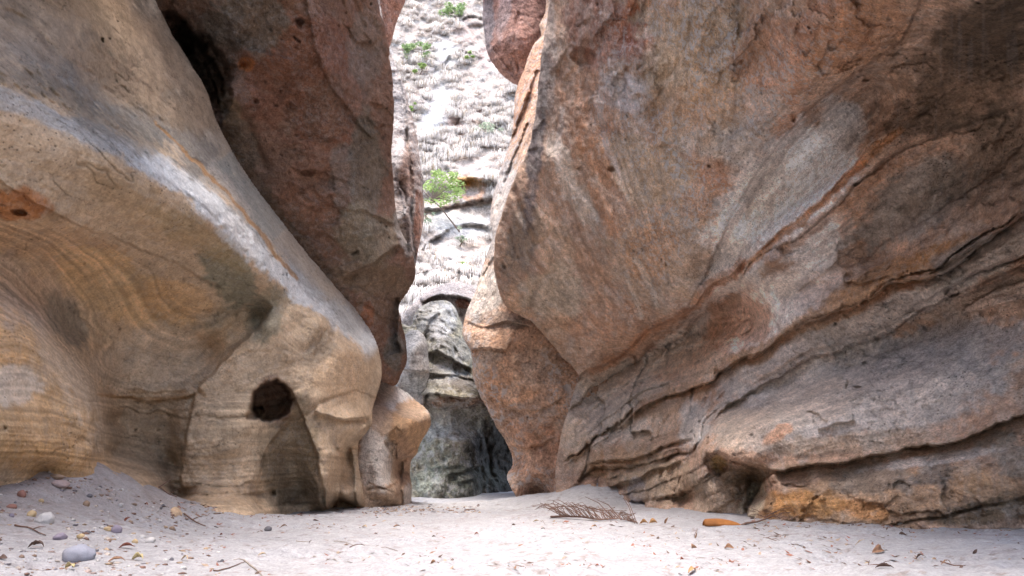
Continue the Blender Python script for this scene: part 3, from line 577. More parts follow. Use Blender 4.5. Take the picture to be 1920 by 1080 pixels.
H_col = painter((.43,.29,.21), .16, spl=[(990,150,30,90,20,(.46,.25,.16),.7),(975,210,20,60,0,(.50,.30,.20),.7),(940,400,30,110,10,(.47,.44,.42),.9),(905,540,40,60,20,(.46,.43,.40),.9,.5),(1020,330,40,120,10,(.45,.38,.34),.6),(950,600,70,16,5,(.22,.17,.14),.8),
  (940,660,80,36,5,(.33,.20,.13),.6),(920,690,30,40,0,(.46,.36,.28),.6,.6),(960,720,60,50,30,(.52,.30,.18),.8),(1000,860,70,60,0,(.52,.31,.20),.7),(1000,690,60,40,0,(.40,.29,.22),.6),(1010,820,70,30,20,(.44,.24,.15),.7),(1000,900,50,50,0,(.38,.22,.15),.6),(1040,880,40,60,0,(.42,.25,.17),.7)], lichen=.22, lichc=(.52,.48,.43), lf=2.5, crust=.6)
H_led = [([(872,600),(905,612),(950,605),(1000,612)], .12, 14, 14),([(885,661),(910,650),(950,660)], .15, 14, 10),([(900,745),(950,765),(1010,770),(1070,740)], .12, 24, 24),([(950,838),(990,840),(1040,820)], .15, 18, 16),([(955,262),(968,240),(985,190),(1005,130)], .3, 10, 10),([(898,533),(925,480),(938,430)], .15, 10, 12),([(950,330),(965,290),(990,230)],.2,10,10)]
rfH = rock_field(H_out, H_ctrl, 2.1, 20, .9, 3, H_led, [([(930,400),(945,350),(965,300)], .2, 3),([(915,480),(930,520),(925,570)], .12, 3)], (), None, H_col, noise=((.9,.18,4),(4,.06,4)), pits=((2.4,.2,.2,.12),), seed=9, gain=(1.14,1.06,.98), thick=2.5, base=[(965,933),(1000,927)])
tag(rock_object('rock_buttress', rfH, M_MID), 'orange and grey rock buttress bulging just right of the far lichened face', 'rock')
I_out = [(900,-260),(1060,-260),(1070,60),(1040,140),(985,158),(969,161),(955,152),(938,139),(925,122),(915,104),(909,70),(905,40),(905,0),(898,-120)]
rfI = rock_field(I_out, [(915,0,21),(960,0,20.2),(1010,0,20.6),(930,90,20.6),(965,80,20.0),(1000,90,20.4),(965,145,20.8),(1020,140,21),(930,-200,19.5),(1030,-200,19.8),(920,50,21)], 2.0, 22, .9, 2.5, [([(920,90),(950,130),(970,150)], -.1, 14, 16)], [([(975,20),(965,80),(975,140)], .12, 3)], (), None,
   painter((.36,.20,.155), .14, spl=[(915,40,14,60,0,(.28,.25,.25),.8,.6),(945,20,14,60,10,(.46,.36,.34),.5,.8),(960,120,40,30,0,(.40,.22,.16),.6)], lichen=.2, lichc=(.48,.38,.35), lf=2.2), noise=((.7,.25,4),(4,.07,3)), pits=(), seed=10, thick=3)
tag(rock_object('hanging_boulder', rfI, M_MID), 'big reddish boulder hanging over the gap at the top, right of the grassy slope', 'boulder')

# ------------------------------------------------------------------ RIGHT: the great wall
c1 = [(1060,745),(1097,699),(1153,671),(1200,632),(1241,611),(1296,580),(1333,533),(1384,509),(1400,480)]
oc = [(1388,514),(1440,455),(1500,405),(1570,345),(1640,265),(1720,215),(1800,160),(1920,100),(2150,-20)]
c2 = [(1134,819),(1176,792),(1208,759),(1250,745),(1301,727),(1343,708),(1359,688),(1434,656),(1504,606),(1569,586),(1622,564),(1687,527),(1762,516),(1830,470),(1920,400),(2150,250)]
c3 = [(1240,985),(1262,930),(1290,860),(1326,798),(1366,759),(1389,750),(1435,718),(1477,699),(1510,679),(1558,661),(1622,640),(1676,618),(1730,582),(1783,554),(1837,532),(1920,495),(2150,400)]
c4 = [(1100,872),(1125,866),(1180,861),(1227,843),(1259,829),(1300,822)]
c4b = [(1140,912),(1162,907),(1208,893),(1236,880),(1278,861)]
c5 = [(1319,846),(1348,856),(1397,868),(1450,881),(1515,873),(1590,865),(1649,852),(1708,841),(1773,830),(1815,820),(1864,798),(1920,780),(2150,720)]
lobe = [(1278,590),(1305,545),(1340,478),(1372,410),(1410,335),(1450,280),(1500,225),(1560,170),(1630,120),(1700,60),(1725,-20),(1750,-200)]
K_out = [(1180,-520),(1100,-300),(1045,-100),(1030,0),(1022,60),(1012,130),(1006,200),(990,280),(962,340),(942,395),(930,440),(926,490),(935,545),(958,582),(1000,606),(1030,640),(1058,672),(1084,704),(1075,735),(1062,780),(1052,815),(1046,850),(1041,890),(1042,920),(1046,1000),(1250,1050),(2150,1100),(2150,-520)]
K_ctrl = [
 # silhouette side of the overhanging lobe
 [(1040,-100,9.6),(1032,0,10.4),(1015,120,11.0),(1000,250,11.7),(955,370,12.5),(935,470,13.1),(950,560,13.6),(1000,600,13.9),(1050,650,14.1),(1080,700,14.3)],
 [(1120,-300,7.4),(1110,-100,8.7),(1110,60,9.5),(1110,200,10.2),(1090,330,11.0),(1060,430,11.7),(1070,520,12.5),(1090,600,13.2),(1110,670,13.8)],
 [(1300,-300,5.6),(1280,-100,6.9),(1260,50,8.0),(1250,200,8.8),(1230,330,9.6),(1210,450,10.5),(1200,540,11.5),(1190,620,12.6)],
 [(1500,-300,3.8),(1480,-100,5.3),(1450,50,6.4),(1420,160,7.3),(1380,280,8.3),(1330,400,9.3),(1290,500,10.3),(1265,585,11.3)],
 [(1700,-300,3.0),(1690,-100,4.1),(1680,20,5.1),(1620,100,6.0),(1540,170,6.9),(1450,260,7.95),(1375,390,9.25),(1310,520,10.6)],
 (1030,300,11.3),(1010,480,12.5),(1000,550,13.2),(1160,400,10.5),(1150,120,9.3),
 # pale slab set back under the lobe; nearer at the orange seam
 [(1400,405,9.6),(1468,315,9.0),(1558,232,8.2),(1640,165,7.25)], [(1380,490,9.9),(1445,415,9.2),(1525,345,8.5),(1605,265,7.75)], (1320,560,10.7),(1350,520,10.3),
 [(1388,518,9.7),(1440,465,9.0),(1500,410,8.35),(1570,350,7.8),(1650,275,7.2),(1720,220,6.85),(1800,165,6.4),(1920,105,5.6),(2100,0,4.6)],
 (1750,60,5.5),(1850,0,4.4),(1850,-200,3.0),(2000,-200,2.6),(2050,-450,2.3),(1500,-480,3.0),
 # zone under the seam
 [(1440,560,9.9),(1520,500,9.2),(1600,430,8.6),(1700,350,7.9),(1800,290,7.2),(1920,220,6.3),(2100,130,5.3)],
 [(1500,590,9.3),(1620,545,8.5),(1700,505,7.9),(1800,440,7.2),(1920,350,6.4),(2100,240,5.5)],
 (1700,440,8.0),(1640,490,8.7),(1850,370,6.8),
 # beds between the seams
 [(1098,735,15.0),(1150,705,14.9),(1220,655,14.0),(1300,608,13.0),(1370,565,11.8)], [(1140,800,14.2),(1200,745,13.5),(1280,715,12.6),(1350,660,11.4),(1430,630,10.4)],
 [(1360,740,10.9),(1400,715,10.5),(1460,680,9.9),(1520,640,9.5),(1600,610,8.9),(1700,560,8.1),(1800,530,7.5),(1920,450,6.8),(2100,370,5.8)],
 # big grey slab
 [(1345,790,10.3),(1400,765,10.2),(1480,725,9.9),(1560,690,9.5),(1640,660,9.1),(1740,610,8.5),(1840,560,7.6),(1920,530,7.2),(2100,470,6.2)],
 [(1335,830,9.5),(1370,820,9.0),(1440,790,8.75),(1540,770,8.45),(1640,750,8.05),(1740,720,7.65),(1840,690,7.25),(1920,660,6.95),(2100,600,6.1)],
 [(1325,845,9.4),(1360,855,8.9),(1400,862,8.7),(1450,870,8.6),(1540,860,8.2),(1640,840,7.8),(1740,822,7.45),(1850,790,7.0),(1920,765,6.75),(2100,700,6.1)],
 (1540,805,8.2),(1420,820,8.6),
 # bottom block
 [(1450,892,8.5),(1540,885,8.15),(1650,862,7.75),(1750,845,7.35),(1850,815,6.95),(1920,795,6.7),(2100,740,6.1)], (1480,930,8.1),(1560,930,7.75),(1680,910,7.3),(1800,890,6.8),(1920,870,6.4),(1700,950,7.1),(1850,940,6.6),(1600,960,7.6),
 # cave left of the bottom block, pillar beside it
 (1370,888,9.5),(1420,892,9.5),(1375,930,9.4),(1420,930,9.55),(1345,880,9.5),(1340,930,9.4),(1320,900,9.6),(1450,905,8.55),(1430,950,8.7),
 # far small beds
 (1060,850,14.5),(1075,780,14.3),(1060,900,14.6),(1120,830,13.8),(1120,890,13.7),(1180,830,13.2),(1180,890,12.8),(1230,800,12.8),(1300,770,11.8),(1240,860,12.1),(1280,840,11.7),(1200,930,12.6),(1260,910,11.5),(1290,930,11.0),
]
K_base = [(1045,922),(1100,916),(1150,918),(1176,944),(1250,953),(1330,962),(1400,967),(1480,975),(1560,979),(1640,984),(1700,988),(1920,996),(2100,1000)]
K_led = [(c1, .30, 26, 16), (lobe, .12, 34, 30, 1), (oc, .07, 14, 12), (c2, .38, 24, 13), (c3[3:], .20, 16, 10), ([(1328,796),(1292,860),(1264,930)], .2, 18, 8), (c4, .32, 16, 10), (c4b, .28, 14, 9), (c5[3:], .34, 26, 11), ([(1319,846),(1348,856),(1397,868),(1450,881),(1515,873)], .34, 16, 10), ([(1455,884),(1436,900),(1412,940),(1402,972)], .45, 26, 7), ([(1398,905),(1400,940),(1396,972)], -.25, 8, 22), 
 ([(1536,806),(1568,798),(1606,790)], .10, 10, 10), ([(1259,937),(1296,926),(1322,918)], .12, 8, 10), ([(1440,560),(1500,540),(1560,500),(1640,440)], .06, 20, 20),
 ([(1740,512),(1800,480),(1860,440),(1930,400)], .2, 14, 16), ([(1750,600),(1830,582),(1930,560)], .08, 12, 12), ([(1100,760),(1110,720),(1160,690)], .1, 16, 16),
 ([(1180,760),(1215,700),(1260,660),(1330,640)], .1, 16, 18), ([(1500,950),(1600,965),(1720,985),(1830,960),(1930,930)], -.0, 10, 10)]
K_gr = [([(1345,640),(1352,668),(1350,705)], .22, 5), ([(1385,515),(1440,460),(1500,408),(1570,350),(1650,272)], .10, 8), ([(1380,600),(1420,560),(1470,520)], .08, 8),
 ([(1055,360),(1075,410),(1100,470),(1130,520),(1180,570)], .12, 6),([(1040,500),(1010,530),(995,560),(1000,600)], .10, 4),([(1070,330),(1110,380),(1150,440),(1200,500),(1230,560)], .08, 7),([(1110,60),(1090,140),(1120,230),(1180,330)], .06, 8),
 ([(1285,20),(1295,60),(1275,110),(1245,150)], .05, 3),([(1000,460),(1030,440),(1040,400)], .08, 3),([(1180,800),(1195,770),(1190,740)], .14, 4),([(1130,870),(1135,830),(1160,800)], .14, 4),([(1230,830),(1240,800),(1262,770)], .12, 4),([(1095,900),(1105,860),(1098,830)], .1, 4),
 ([(1395,110),(1370,125),(1385,140)], .06, 4),([(1500,215),(1540,190),(1580,150),(1620,90),(1640,40)], .05, 4),([(960,350),(985,420),(1000,470)], .15, 5),([(945,400),(960,460),(955,520)], .12, 5)]
K_holes = [(1095,105,26,20,20,.22),(1135,240,14,8,10,.10),(1145,318,7,6,0,.14),(1785,548,16,9,-10,.22),(1345,700,8,12,0,.2),(1582,125,10,8,0,.06),(1560,85,10,10,0,.08),(1487,222,5,7,0,.1),(1522,300,5,6,0,.08),(1590,525,8,16,0,.12),
 (1345,868,26,22,0,.25),(1500,742,10,5,0,.06)]
def K_fn(e):
    X, Y, D, B = e['X'], e['Y'], e['D'], e['B']
    dl, sg, _, _, _ = seg_dist(X, Y, spline(oc, 20)); m = sstep(46, 8, dl)
    D = D + m*(.06*fbm(B, 6, 4, 501, .6)+.015*fbm(B, 22, 2, 502))
    dl, sg, _, _, _ = seg_dist(X, Y, spline(c2[3:], 20)); m = sstep(60, 10, np.where(sg > 0, dl, dl*3))
    D = D + m*(.05*fbm(B, 6, 4, 503, .6))
    # long flutes on the left of the lobe
    u = (X-1000)*.86-(Y-300)*.5
    m = sstep(1320, 1150, X)*sstep(0, 80, Y)*sstep(700, 600, Y)
    q = np.stack([u/26+e['wx']/14, Y/240, X*0+3], -1); D = D + m*.10*fbm(q, 1, 4, 505, .55)
    # blocky far beds
    m = sstep(1330, 1290, X)*sstep(1040, 1060, X)*sstep(690, 740, Y)
    c, rv = cells(np.stack([B[..., 0]*1.0+B[..., 2]*.5, B[..., 1]*.6, B[..., 2]*1.6], -1), 1.0, 506)
    return D + m*(.25*(c-.5)+.06*fbm(B, 5, 4, 507))
def lowK(e):
    X, Y = e['X'], e['Y']; dl, sg, _, _, _ = seg_dist(X, Y, spline(c1[1:]+oc[1:], 20))
    return sstep(-10, 40, -dl*sg)*sstep(1050, 1080, X)*(.45+.9*sstep(1400, 1280, X)+.35*sstep(560, 480, Y))*(1-.65*np.exp(-((X-1620)/260)**2-((Y-740)/70)**2))
bedK = [(c1[1:]+[(1500,405),(1640,265),(1920,100),(2150,-20)], 5), ([(1066,785),(1120,742),(1200,690),(1300,652),(1400,612)], 4.2), ([(1040,885),(1088,850)]+c2, 3.4), (c3[3:], 2.4), (c5[3:], 1.2), ([(1045,915)]+c4, 2.8), ([(1045,945)]+c4b, 2.3), ([(1120,960),(1250,925),(1320,900)], 1.7), ([(1450,960),(1700,940),(1920,890),(2150,850)], .3),([(1000,100),(1030,330),(1120,520),(1180,620)], 6.5), ([(1200,-100),(1200,200),(1250,420),(1290,540)], 8), ([(1700,-300),(1600,100),(1450,270),(1330,500)], 9.5)]
K_col = painter((.34,.235,.175), .2, spl=[
  # overhanging lobe: patches of red, buff and grey
  (1120,50,90,60,60,(.25,.13,.10),.75,.6),(1220,40,50,70,20,(.30,.12,.06),.85,.7),(1190,80,26,60,20,(.20,.09,.07),.7,.6),(1340,260,70,50,0,(.46,.41,.36),.6,.9),(1360,330,60,40,0,(.30,.16,.10),.6,.9),(1260,90,60,120,0,(.42,.35,.27),.5,.9),(1560,60,90,60,0,(.27,.14,.09),.7,.8),(1430,80,60,60,0,(.30,.17,.11),.6,.8),(1170,180,50,40,50,(.40,.37,.38),.7,.7),(1330,100,130,110,30,(.36,.27,.19),.8),(1440,150,70,120,-20,(.36,.20,.13),.7,.7),(1400,220,100,60,-40,(.43,.38,.34),.55,.9),(1300,200,100,50,0,(.38,.25,.16),.6),
  (1620,60,120,70,-30,(.30,.17,.10),.7),(1100,230,60,130,-25,(.36,.21,.14),.6),(1200,330,120,70,20,(.37,.29,.21),.7,.6),(1120,300,22,120,-30,(.36,.19,.11),.7,.5),(1160,440,20,140,-28,(.37,.20,.115),.7,.5),(1080,360,24,120,-25,(.42,.37,.32),.7,.6),(1040,470,40,90,-10,(.43,.32,.24),.7,.6),
  (980,450,34,80,10,(.22,.17,.13),.8),(1005,250,18,160,5,(.14,.12,.12),.9,.4),(1030,100,14,140,0,(.30,.27,.26),.6),(985,570,50,30,20,(.42,.29,.20),.7),(1040,550,60,60,0,(.36,.31,.25),.7,.6),(1060,640,40,60,-30,(.33,.22,.15),.7),(1150,600,90,40,-20,(.36,.22,.15),.6),(1250,480,110,120,20,(.36,.29,.23),.7,.6),(1220,470,50,60,0,(.38,.23,.14),.6),(1390,420,40,60,30,(.39,.21,.13),.8,.6),
  # pale slab
  (1475,352,185,88,-42,(.70,.69,.70),.98,.3),(1360,520,60,40,-45,(.62,.58,.55),.85,.5),(1420,330,70,60,-35,(.50,.46,.43),.6,.6),(1380,500,50,60,40,(.52,.48,.45),.85,.5),(1300,590,40,30,0,(.48,.44,.41),.7),(1580,230,60,50,40,(.50,.49,.49),.8,.4),
  # under the seam
  (1440,585,120,60,-35,(.68,.63,.60),.92,.6),(1540,540,60,30,-40,(.52,.44,.40),.7,.6),(1290,650,60,40,-30,(.56,.46,.39),.6,.6),(1535,440,80,50,-45,(.64,.61,.60),.9,.5),(1400,600,50,50,-40,(.46,.28,.19),.7,.8),(1350,620,30,50,0,(.46,.30,.21),.6),(1600,420,30,50,-40,(.40,.22,.12),.5),(1720,370,140,70,-35,(.26,.235,.215),.9,.3),(1650,520,120,22,-25,(.36,.21,.11),.8,.5),(1760,480,90,24,-25,(.30,.16,.07),.85,.5),
  # beds, grey slab
  (1560,630,330,34,-22,(.44,.40,.37),.8),(1850,480,150,40,-22,(.32,.30,.28),.7),(1600,740,330,100,-10,(.41,.385,.37),.95,.3),(1500,760,120,50,-10,(.48,.42,.37),.6,.6),(1700,700,90,40,-20,(.36,.33,.32),.6,.7),(1380,800,50,50,0,(.46,.37,.29),.6),(1300,700,70,40,-30,(.50,.40,.32),.7),(1230,800,60,40,-20,(.48,.37,.28),.7),(1420,800,40,50,0,(.42,.35,.30),.7),(1455,815,36,14,-35,(.50,.30,.20),.85,.5),(1800,650,160,60,-10,(.27,.265,.27),.8),(1600,830,180,22,-4,(.33,.26,.20),.7),(1850,560,120,30,-20,(.33,.27,.23),.6),(1470,690,80,20,-30,(.38,.32,.29),.6),
  # bottom block
  (1700,930,300,70,-4,(.35,.235,.15),.85,.3),(1500,945,110,32,0,(.40,.21,.08),.85,.5),(1640,900,90,40,0,(.20,.175,.15),.7,.8),(1760,890,50,30,0,(.13,.12,.11),.7,.7),(1900,860,60,50,0,(.17,.16,.14),.7,.8),(1750,862,140,12,-8,(.46,.43,.41),.7,.5),(1620,955,60,20,10,(.42,.21,.08),.7),(1850,960,150,22,-8,(.10,.075,.05),.7,.4),(1820,900,50,30,0,(.40,.25,.14),.6),
  (1390,900,60,30,0,(.18,.13,.085),.9,.3),(1400,940,60,30,0,(.15,.11,.08),.7),(1345,870,20,20,0,(.40,.27,.11),.8),(1340,930,40,50,0,(.40,.31,.23),.7),(1410,945,20,50,25,(.40,.37,.30),.7),
  # left beds
  (1150,760,100,80,-40,(.48,.43,.38),.85,.5),(1260,660,90,34,-30,(.47,.43,.39),.85),(1080,830,30,70,0,(.44,.36,.29),.7),(1260,750,90,24,-20,(.36,.245,.165),.7),(1180,870,90,40,0,(.39,.28,.19),.7),(1250,900,80,40,0,(.33,.26,.19),.7),(1300,800,30,60,20,(.50,.48,.46),.8),(1195,925,16,30,0,(.26,.25,.27),.7),(1240,930,50,20,0,(.30,.23,.17),.7)],
  bands=[([(1385,520),(1440,462),(1500,412),(1570,352),(1645,275),(1700,235)], 9, (.40,.20,.09), .85), ([(1430,500),(1520,430),(1600,370),(1700,290)], 12, (.33,.20,.13), .7),
         (c1[1:], 13, (.36,.20,.12), .8), ([(1360,686),(1440,654),(1504,604),(1590,580),(1690,525),(1760,505)], 16, (.42,.27,.17), .8), (c5[2:], 7, (.22,.16,.11), .7),([(1290,560),(1370,430),(1450,310),(1560,190),(1650,110)], 8, (.24,.20,.18), .4),  # last band paints the lobe's shadow line on the slab
         ([(1190,480),(1215,530),(1235,580)], 6, (.52,.46,.40), .6),([(1175,520),(1195,560),(1205,600)], 5, (.50,.44,.38), .5),([(1120,180),(1135,260),(1165,340)], 7, (.50,.44,.42), .5),([(1060,200),(1045,300),(1060,380)], 7, (.48,.42,.38), .5)],
  lichen=.25, lichc=(.46,.42,.38), lf=5, stain=((.20,.19,.19), .18), post=[(1830,110,230,120,-30,(.115,.08,.055),.85,.7),(1900,20,190,120,-30,(.07,.05,.035),.8,.7),(1870,290,170,80,-30,(.13,.10,.075),.75,.7)], crust=lambda e: .15+.75*np.exp(-((e['X']-1330)/260)**2-((e['Y']-230)/300)**2)*sstep(-10, 30, np.where(e['X']+e['Y']*.75 < 1650, 30, -30)))  # post patches paint shade into the upper right corner
rfK = rock_field(K_out, K_ctrl, 2.5, 24, .8, 2.5, K_led, K_gr, K_holes, K_fn, K_col, noise=((.8,.13,4),(3.5,.065,4),(12,.016,3)), pits=((2.2,.3,.17,.10),(6,.45,.24,.045)), bed=bedK, mqc=.11, fine=1.5, gain=(1.47,1.38,1.29), joints=lambda e: sstep(1370, 1310, e['X'])*sstep(1050, 1080, e['X']), plates=1.5, beds=[(1.15, .20, lowK), (3.0, .045, lambda e: lowK(e)*sstep(1400, 1320, e['X']))], seed=20, base=K_base, strata=.034, strata_f=9, ext=[(60, 50, unseen_wall(1), (1200, 0)), (50, 40, unseen_brow(1, 7.5, 3.4, 5.2, 6.6, -.5, 5.0), (1200, 0))])
def side_of(poly, x, y):
    p = spline(poly, 12); return np.interp(x, p[:, 0], np.minimum.accumulate(p[:, 1][:])) > y
x_, y_ = rfK['cx'], rfK['cy']
up1 = np.where(x_ < 1388, side_of(c1[1:], x_, y_), side_of(oc, x_, y_)) | (x_ < 1060) & (y_ < 720)
up2 = side_of([(1040,880)]+c2, x_, y_); up3 = np.where(x_ < 1326, x_ < np.interp(y_, [798,860,930,1100], [1326,1290,1262,1230]), side_of(c3[3:], x_, y_)); up5 = side_of([(1200,840)]+c5, x_, y_)
tag(rock_object('overhanging_sandstone_wall', rfK, M_NEAR, up1), 'huge mottled reddish sandstone wall leaning over the passage on the right, with a long orange seam', 'rock wall')
lw = empty('layered_sandstone_wall', tuple(P3(1500, 976, 8.1))); tag(lw, 'grey layered sandstone ledges at the foot of the right side, split by slanting cracks', 'rock ledges')
def lay(sel, label):
    o = rock_object('rock_layer', rfK, M_NEAR, sel, lw); o.matrix_parent_inverse = __import__('mathutils').Matrix.Translation(-lw.location); o['label'] = label
lay(~up1 & up2, 'rough pale upper layer under the orange seam')
lay(~up1 & ~up2 & up3, 'middle layer of small stepped beds')
lay(~up1 & ~up2 & ~up3 & up5, 'smooth blue grey slab layer')
lay(~up1 & ~up2 & ~up3 & ~up5, 'brown stained bottom block')
# ------------------------------------------------------------------ sand floor
def ground_mesh():
    Yg = np.concatenate([np.geomspace(2.6, 24, 560), np.geomspace(25, 90, 20)]); ug = np.linspace(-1.15, 1.15, 620)
    U, YY = np.meshgrid(ug, Yg); X = U*YY
    Z = ground_z(X, YY); Z = np.where(YY > 24, np.maximum(Z, -.1), Z)
    V = np.stack([X, YY, Z], -1).reshape(-1, 3)
    n1 = fbm(V, 1.1, 5, 201, .6); n2 = fbm(V, 5, 4, 202, .6); n3 = fbm(V, 30, 2, 203)
    C = np.ones((len(V), 3))*np.array((.39, .374, .377))
    C *= (1+.06*n1+.06*n2+.06*n3)[:, None]
    C = cmix(C, (.30, .255, .25), .8*sstep(.15, .6, n2+.5*n1)*.5)
    C = cmix(C, (.50, .485, .48), .75*sstep(10.5, 12.5, V[:, 1]))  # farther sand painted paler to stand for stronger skylight
    # dirtier bank on the left and along the foot of the walls
    bank = sstep(.06, .3, V[:, 2])*sstep(-1.2, -2.2, V[:, 0]+.0*V[:, 1]); C = cmix(C, (.27, .225, .205), bank*(.55+.4*n2))
    lit = fbm(V*np.array([1, 1, 1]), 14, 3, 206, .7); C = cmix(C, (.22, .16, .13), .55*sstep(.34, .5, lit+.25*fbm(V, 1.4, 3, 207)))
    # row i, column j
    Q = np.arange(len(V)).reshape(X.shape); Q = np.stack([Q[:-1, :-1], Q[:-1, 1:], Q[1:, 1:], Q[1:, :-1]], -1).reshape(-1, 4)
    # behind the camera
    xb, yb = np.meshgrid(np.linspace(-20, 20, 30), np.linspace(-20, 2.6, 20)); zb = ground_z(xb, np.maximum(yb, 2.6), False)*1-.03
    V2 = np.stack([xb, yb, zb], -1).reshape(-1, 3); Q2 = np.arange(len(V2)).reshape(xb.shape)+len(V)
    Q2 = np.stack([Q2[:-1, :-1], Q2[:-1, 1:], Q2[1:, 1:], Q2[1:, :-1]], -1).reshape(-1, 4)
    o = link('sand_ground', npmesh('sand_ground', np.concatenate([V, V2]), np.concatenate([Q, Q2]), np.concatenate([C, np.ones((len(V2), 3))*.46])), M_SAND)
    tag(o, 'pale sand floor of the canyon', None, None, 'structure')
ground_mesh()
# ------------------------------------------------------------------ the grassy slope beyond the gap
G_out = [(560,-420),(1330,-420),(1330,720),(560,720)]
G_ctrl = [[(560,640,30),(760,640,30),(900,640,30),(1330,640,31)], [(560,540,33),(780,530,33),(900,520,33.5),(1330,530,34)], [(600,450,37),(790,450,37),(900,450,37.5),(1300,450,38)],
  [(600,380,40),(790,385,39.5),(920,385,39.5),(1300,380,41)],[(600,330,40.6),(790,335,40.4),(920,335,40.0),(1300,330,42)],[(600,240,45),(780,240,45),(940,240,44),(1300,240,46)],[(600,100,51),(760,110,52),(940,110,50),(1300,100,53)],[(600,0,56),(780,0,57),(920,0,56),(1300,0,58)],[(600,-400,72),(900,-400,74),(1300,-400,73)]]
G_led = [([(760,385),(830,392),(880,378),(940,372)], 0.7, 16, 16, 1), ([(770,150),(815,135),(850,100),(890,105),(960,130)], 0.35, 14, 12), ([(840,240),(880,215),(930,205),(980,220)], 0.35, 14, 12), ([(790,470),(830,440),(880,420),(930,430)], .8, 14, 18),
  ([(780,30),(830,45),(880,30),(930,45)], 0.3, 12, 10), ([(760,255),(800,262),(830,300),(850,330)], 0.35, 14, 12),([(860,340),(900,335),(940,345)], 0.9, 14, 16, 1),([(780,520),(830,505),(900,515)], .7, 12, 14)]
G_col = painter((.37,.315,.28), .28, spl=[(885,355,34,26,0,(.42,.25,.17),.9,.4),(880,340,28,8,0,(.50,.27,.08),.8),(850,385,50,10,0,(.24,.16,.13),.8),(810,165,26,50,20,(.36,.27,.25),.75,.7),(870,215,40,20,0,(.33,.21,.18),.8,.7),(930,105,34,26,0,(.38,.27,.25),.7,.7),(850,240,30,16,0,(.34,.24,.2),.7,.7),
   (855,60,50,22,0,(.34,.26,.23),.7,.8),(900,310,40,20,0,(.40,.34,.31),.6),(820,200,30,60,20,(.60,.58,.57),.7),(830,110,30,50,0,(.62,.60,.58),.6),(870,420,70,26,0,(.58,.55,.53),.8),(885,505,40,12,0,(.25,.19,.17),.6,.7)], lichen=.5, lichc=(.52,.50,.48), lf=.9)
gh = {}
def G_fn(e):
    D = e['D']+1.3*fbm(e['B'], .22, 4, 601, .55)+.55*fbm(e['B'], .9, 5, 602, .6); gh['e'] = (e['X'], e['Y'], D); return D
rfG = rock_field(G_out, G_ctrl, 3.2, 10, .2, 0, G_led, (), (), G_fn, G_col, noise=((.9,.0,2),), pits=(), seed=30, thick=2, crack=3, fine=3)
tag(rock_object('hillside', rfG, M_MID), 'steep sunlit hillside beyond the gap', None, None, 'structure')

# blades gathered into drooping tussocks; vectorised: all blades of all tussocks in one mesh
def blades(centres, sizes, nb, droop, width, seedv, up=.5, out=(0, -1, 0)):
    g = np.random.default_rng(seedv); n = len(centres); C = np.repeat(centres, nb, 0); S = np.repeat(sizes, nb)
    a = g.uniform(0, 2*np.pi, n*nb); r = g.uniform(0, 1, n*nb)**.5
    dirn = np.stack([np.cos(a), np.sin(a)-.55, np.zeros(n*nb)], -1); dirn /= np.linalg.norm(dirn, axis=1)[:, None]+1e-6
    L = S*g.uniform(.6, 1.15, n*nb); P0 = C+dirn*(S*r*.25)[:, None]*1.0; side = np.cross(dirn, (0, 0, 1)); wd = width*S*g.uniform(.6, 1.3, n*nb)
    lift = up*g.uniform(.5, 1.4, n*nb)
    P1 = P0+dirn*(L*.35)[:, None]+np.array((0, 0, 1))*(L*lift*.5)[:, None]
    P2 = P1+dirn*(L*.32)[:, None]-np.array((0, 0, 1))*(L*droop*.25)[:, None]
    P3_ = P2+dirn*(L*.12)[:, None]-np.array((0, 0, 1))*(L*droop*.6)[:, None]
    V = np.stack([P0-side*wd[:, None], P0+side*wd[:, None], P1-side*wd[:, None], P1+side*wd[:, None], P2-side*(wd*.8)[:, None], P2+side*(wd*.8)[:, None], P3_-side*(wd*.2)[:, None], P3_+side*(wd*.2)[:, None]], 1)
    q = np.array([[0, 1, 3, 2], [2, 3, 5, 4], [4, 5, 7, 6]]); Q = (np.arange(n*nb)[:, None, None]*8+q[None]).reshape(-1, 4)
    return V.reshape(-1, 3), Q, n*nb
gX, gY_, gD = gh['e']; g2 = np.random.default_rng(5)
cand = np.argwhere((gX > 690) & (gX < 1010) & (gY_ > -40) & (gY_ < 600)); cand = cand[g2.permutation(len(cand))]
tx, ty, td = gX[cand[:, 0], cand[:, 1]], gY_[cand[:, 0], cand[:, 1]], gD[cand[:, 0], cand[:, 1]]
keepm = fbm(np.stack([tx/40, ty/16, tx*0+.5], -1), 1, 3, 610)+.9*fbm(np.stack([tx/75, ty/50, tx*0+.9], -1), 1, 3, 611)+.25*g2.uniform(-1, 1, len(tx)) > .02
for (bx, by, rx, ry) in ((885,358,34,24),(825,190,20,44),(835,100,20,30),(870,408,60,14),(905,115,20,16),(890,310,20,10)):
    keepm &= ((tx-bx)/rx)**2+((ty-by)/ry)**2 > 1
tx, ty, td = tx[keepm], ty[keepm], td[keepm]; chosen = []; occ = {}
for x, y, d in zip(tx, ty, td):
    k = (int(x//8), int(y//8)); nb8 = [q_ for i in (-1, 0, 1) for j in (-1, 0, 1) for q_ in occ.get((k[0]+i, k[1]+j), ())]
    if any((x-a_)**2+((y-b_)*1.15)**2 < c_ for a_, b_, c_ in nb8): continue
    occ.setdefault(k, []).append((x, y, g2.uniform(12, 60))); chosen.append((x, y, d))
    if len(chosen) > 1300: break
ch = np.array(chosen); cc = P3(ch[:, 0], ch[:, 1], ch[:, 2]-.12)
V, Q, nb_ = blades(cc, np.clip(g2.lognormal(-.72, .45, len(cc)), .25, .9), 80, .85, .020, 3, up=.75)
tone = np.repeat(g2.uniform(.75, 1.12, len(cc)), 80)[:, None]*g2.uniform(.8, 1.1, (nb_, 1)); gc = np.array((.78, .735, .70))*tone
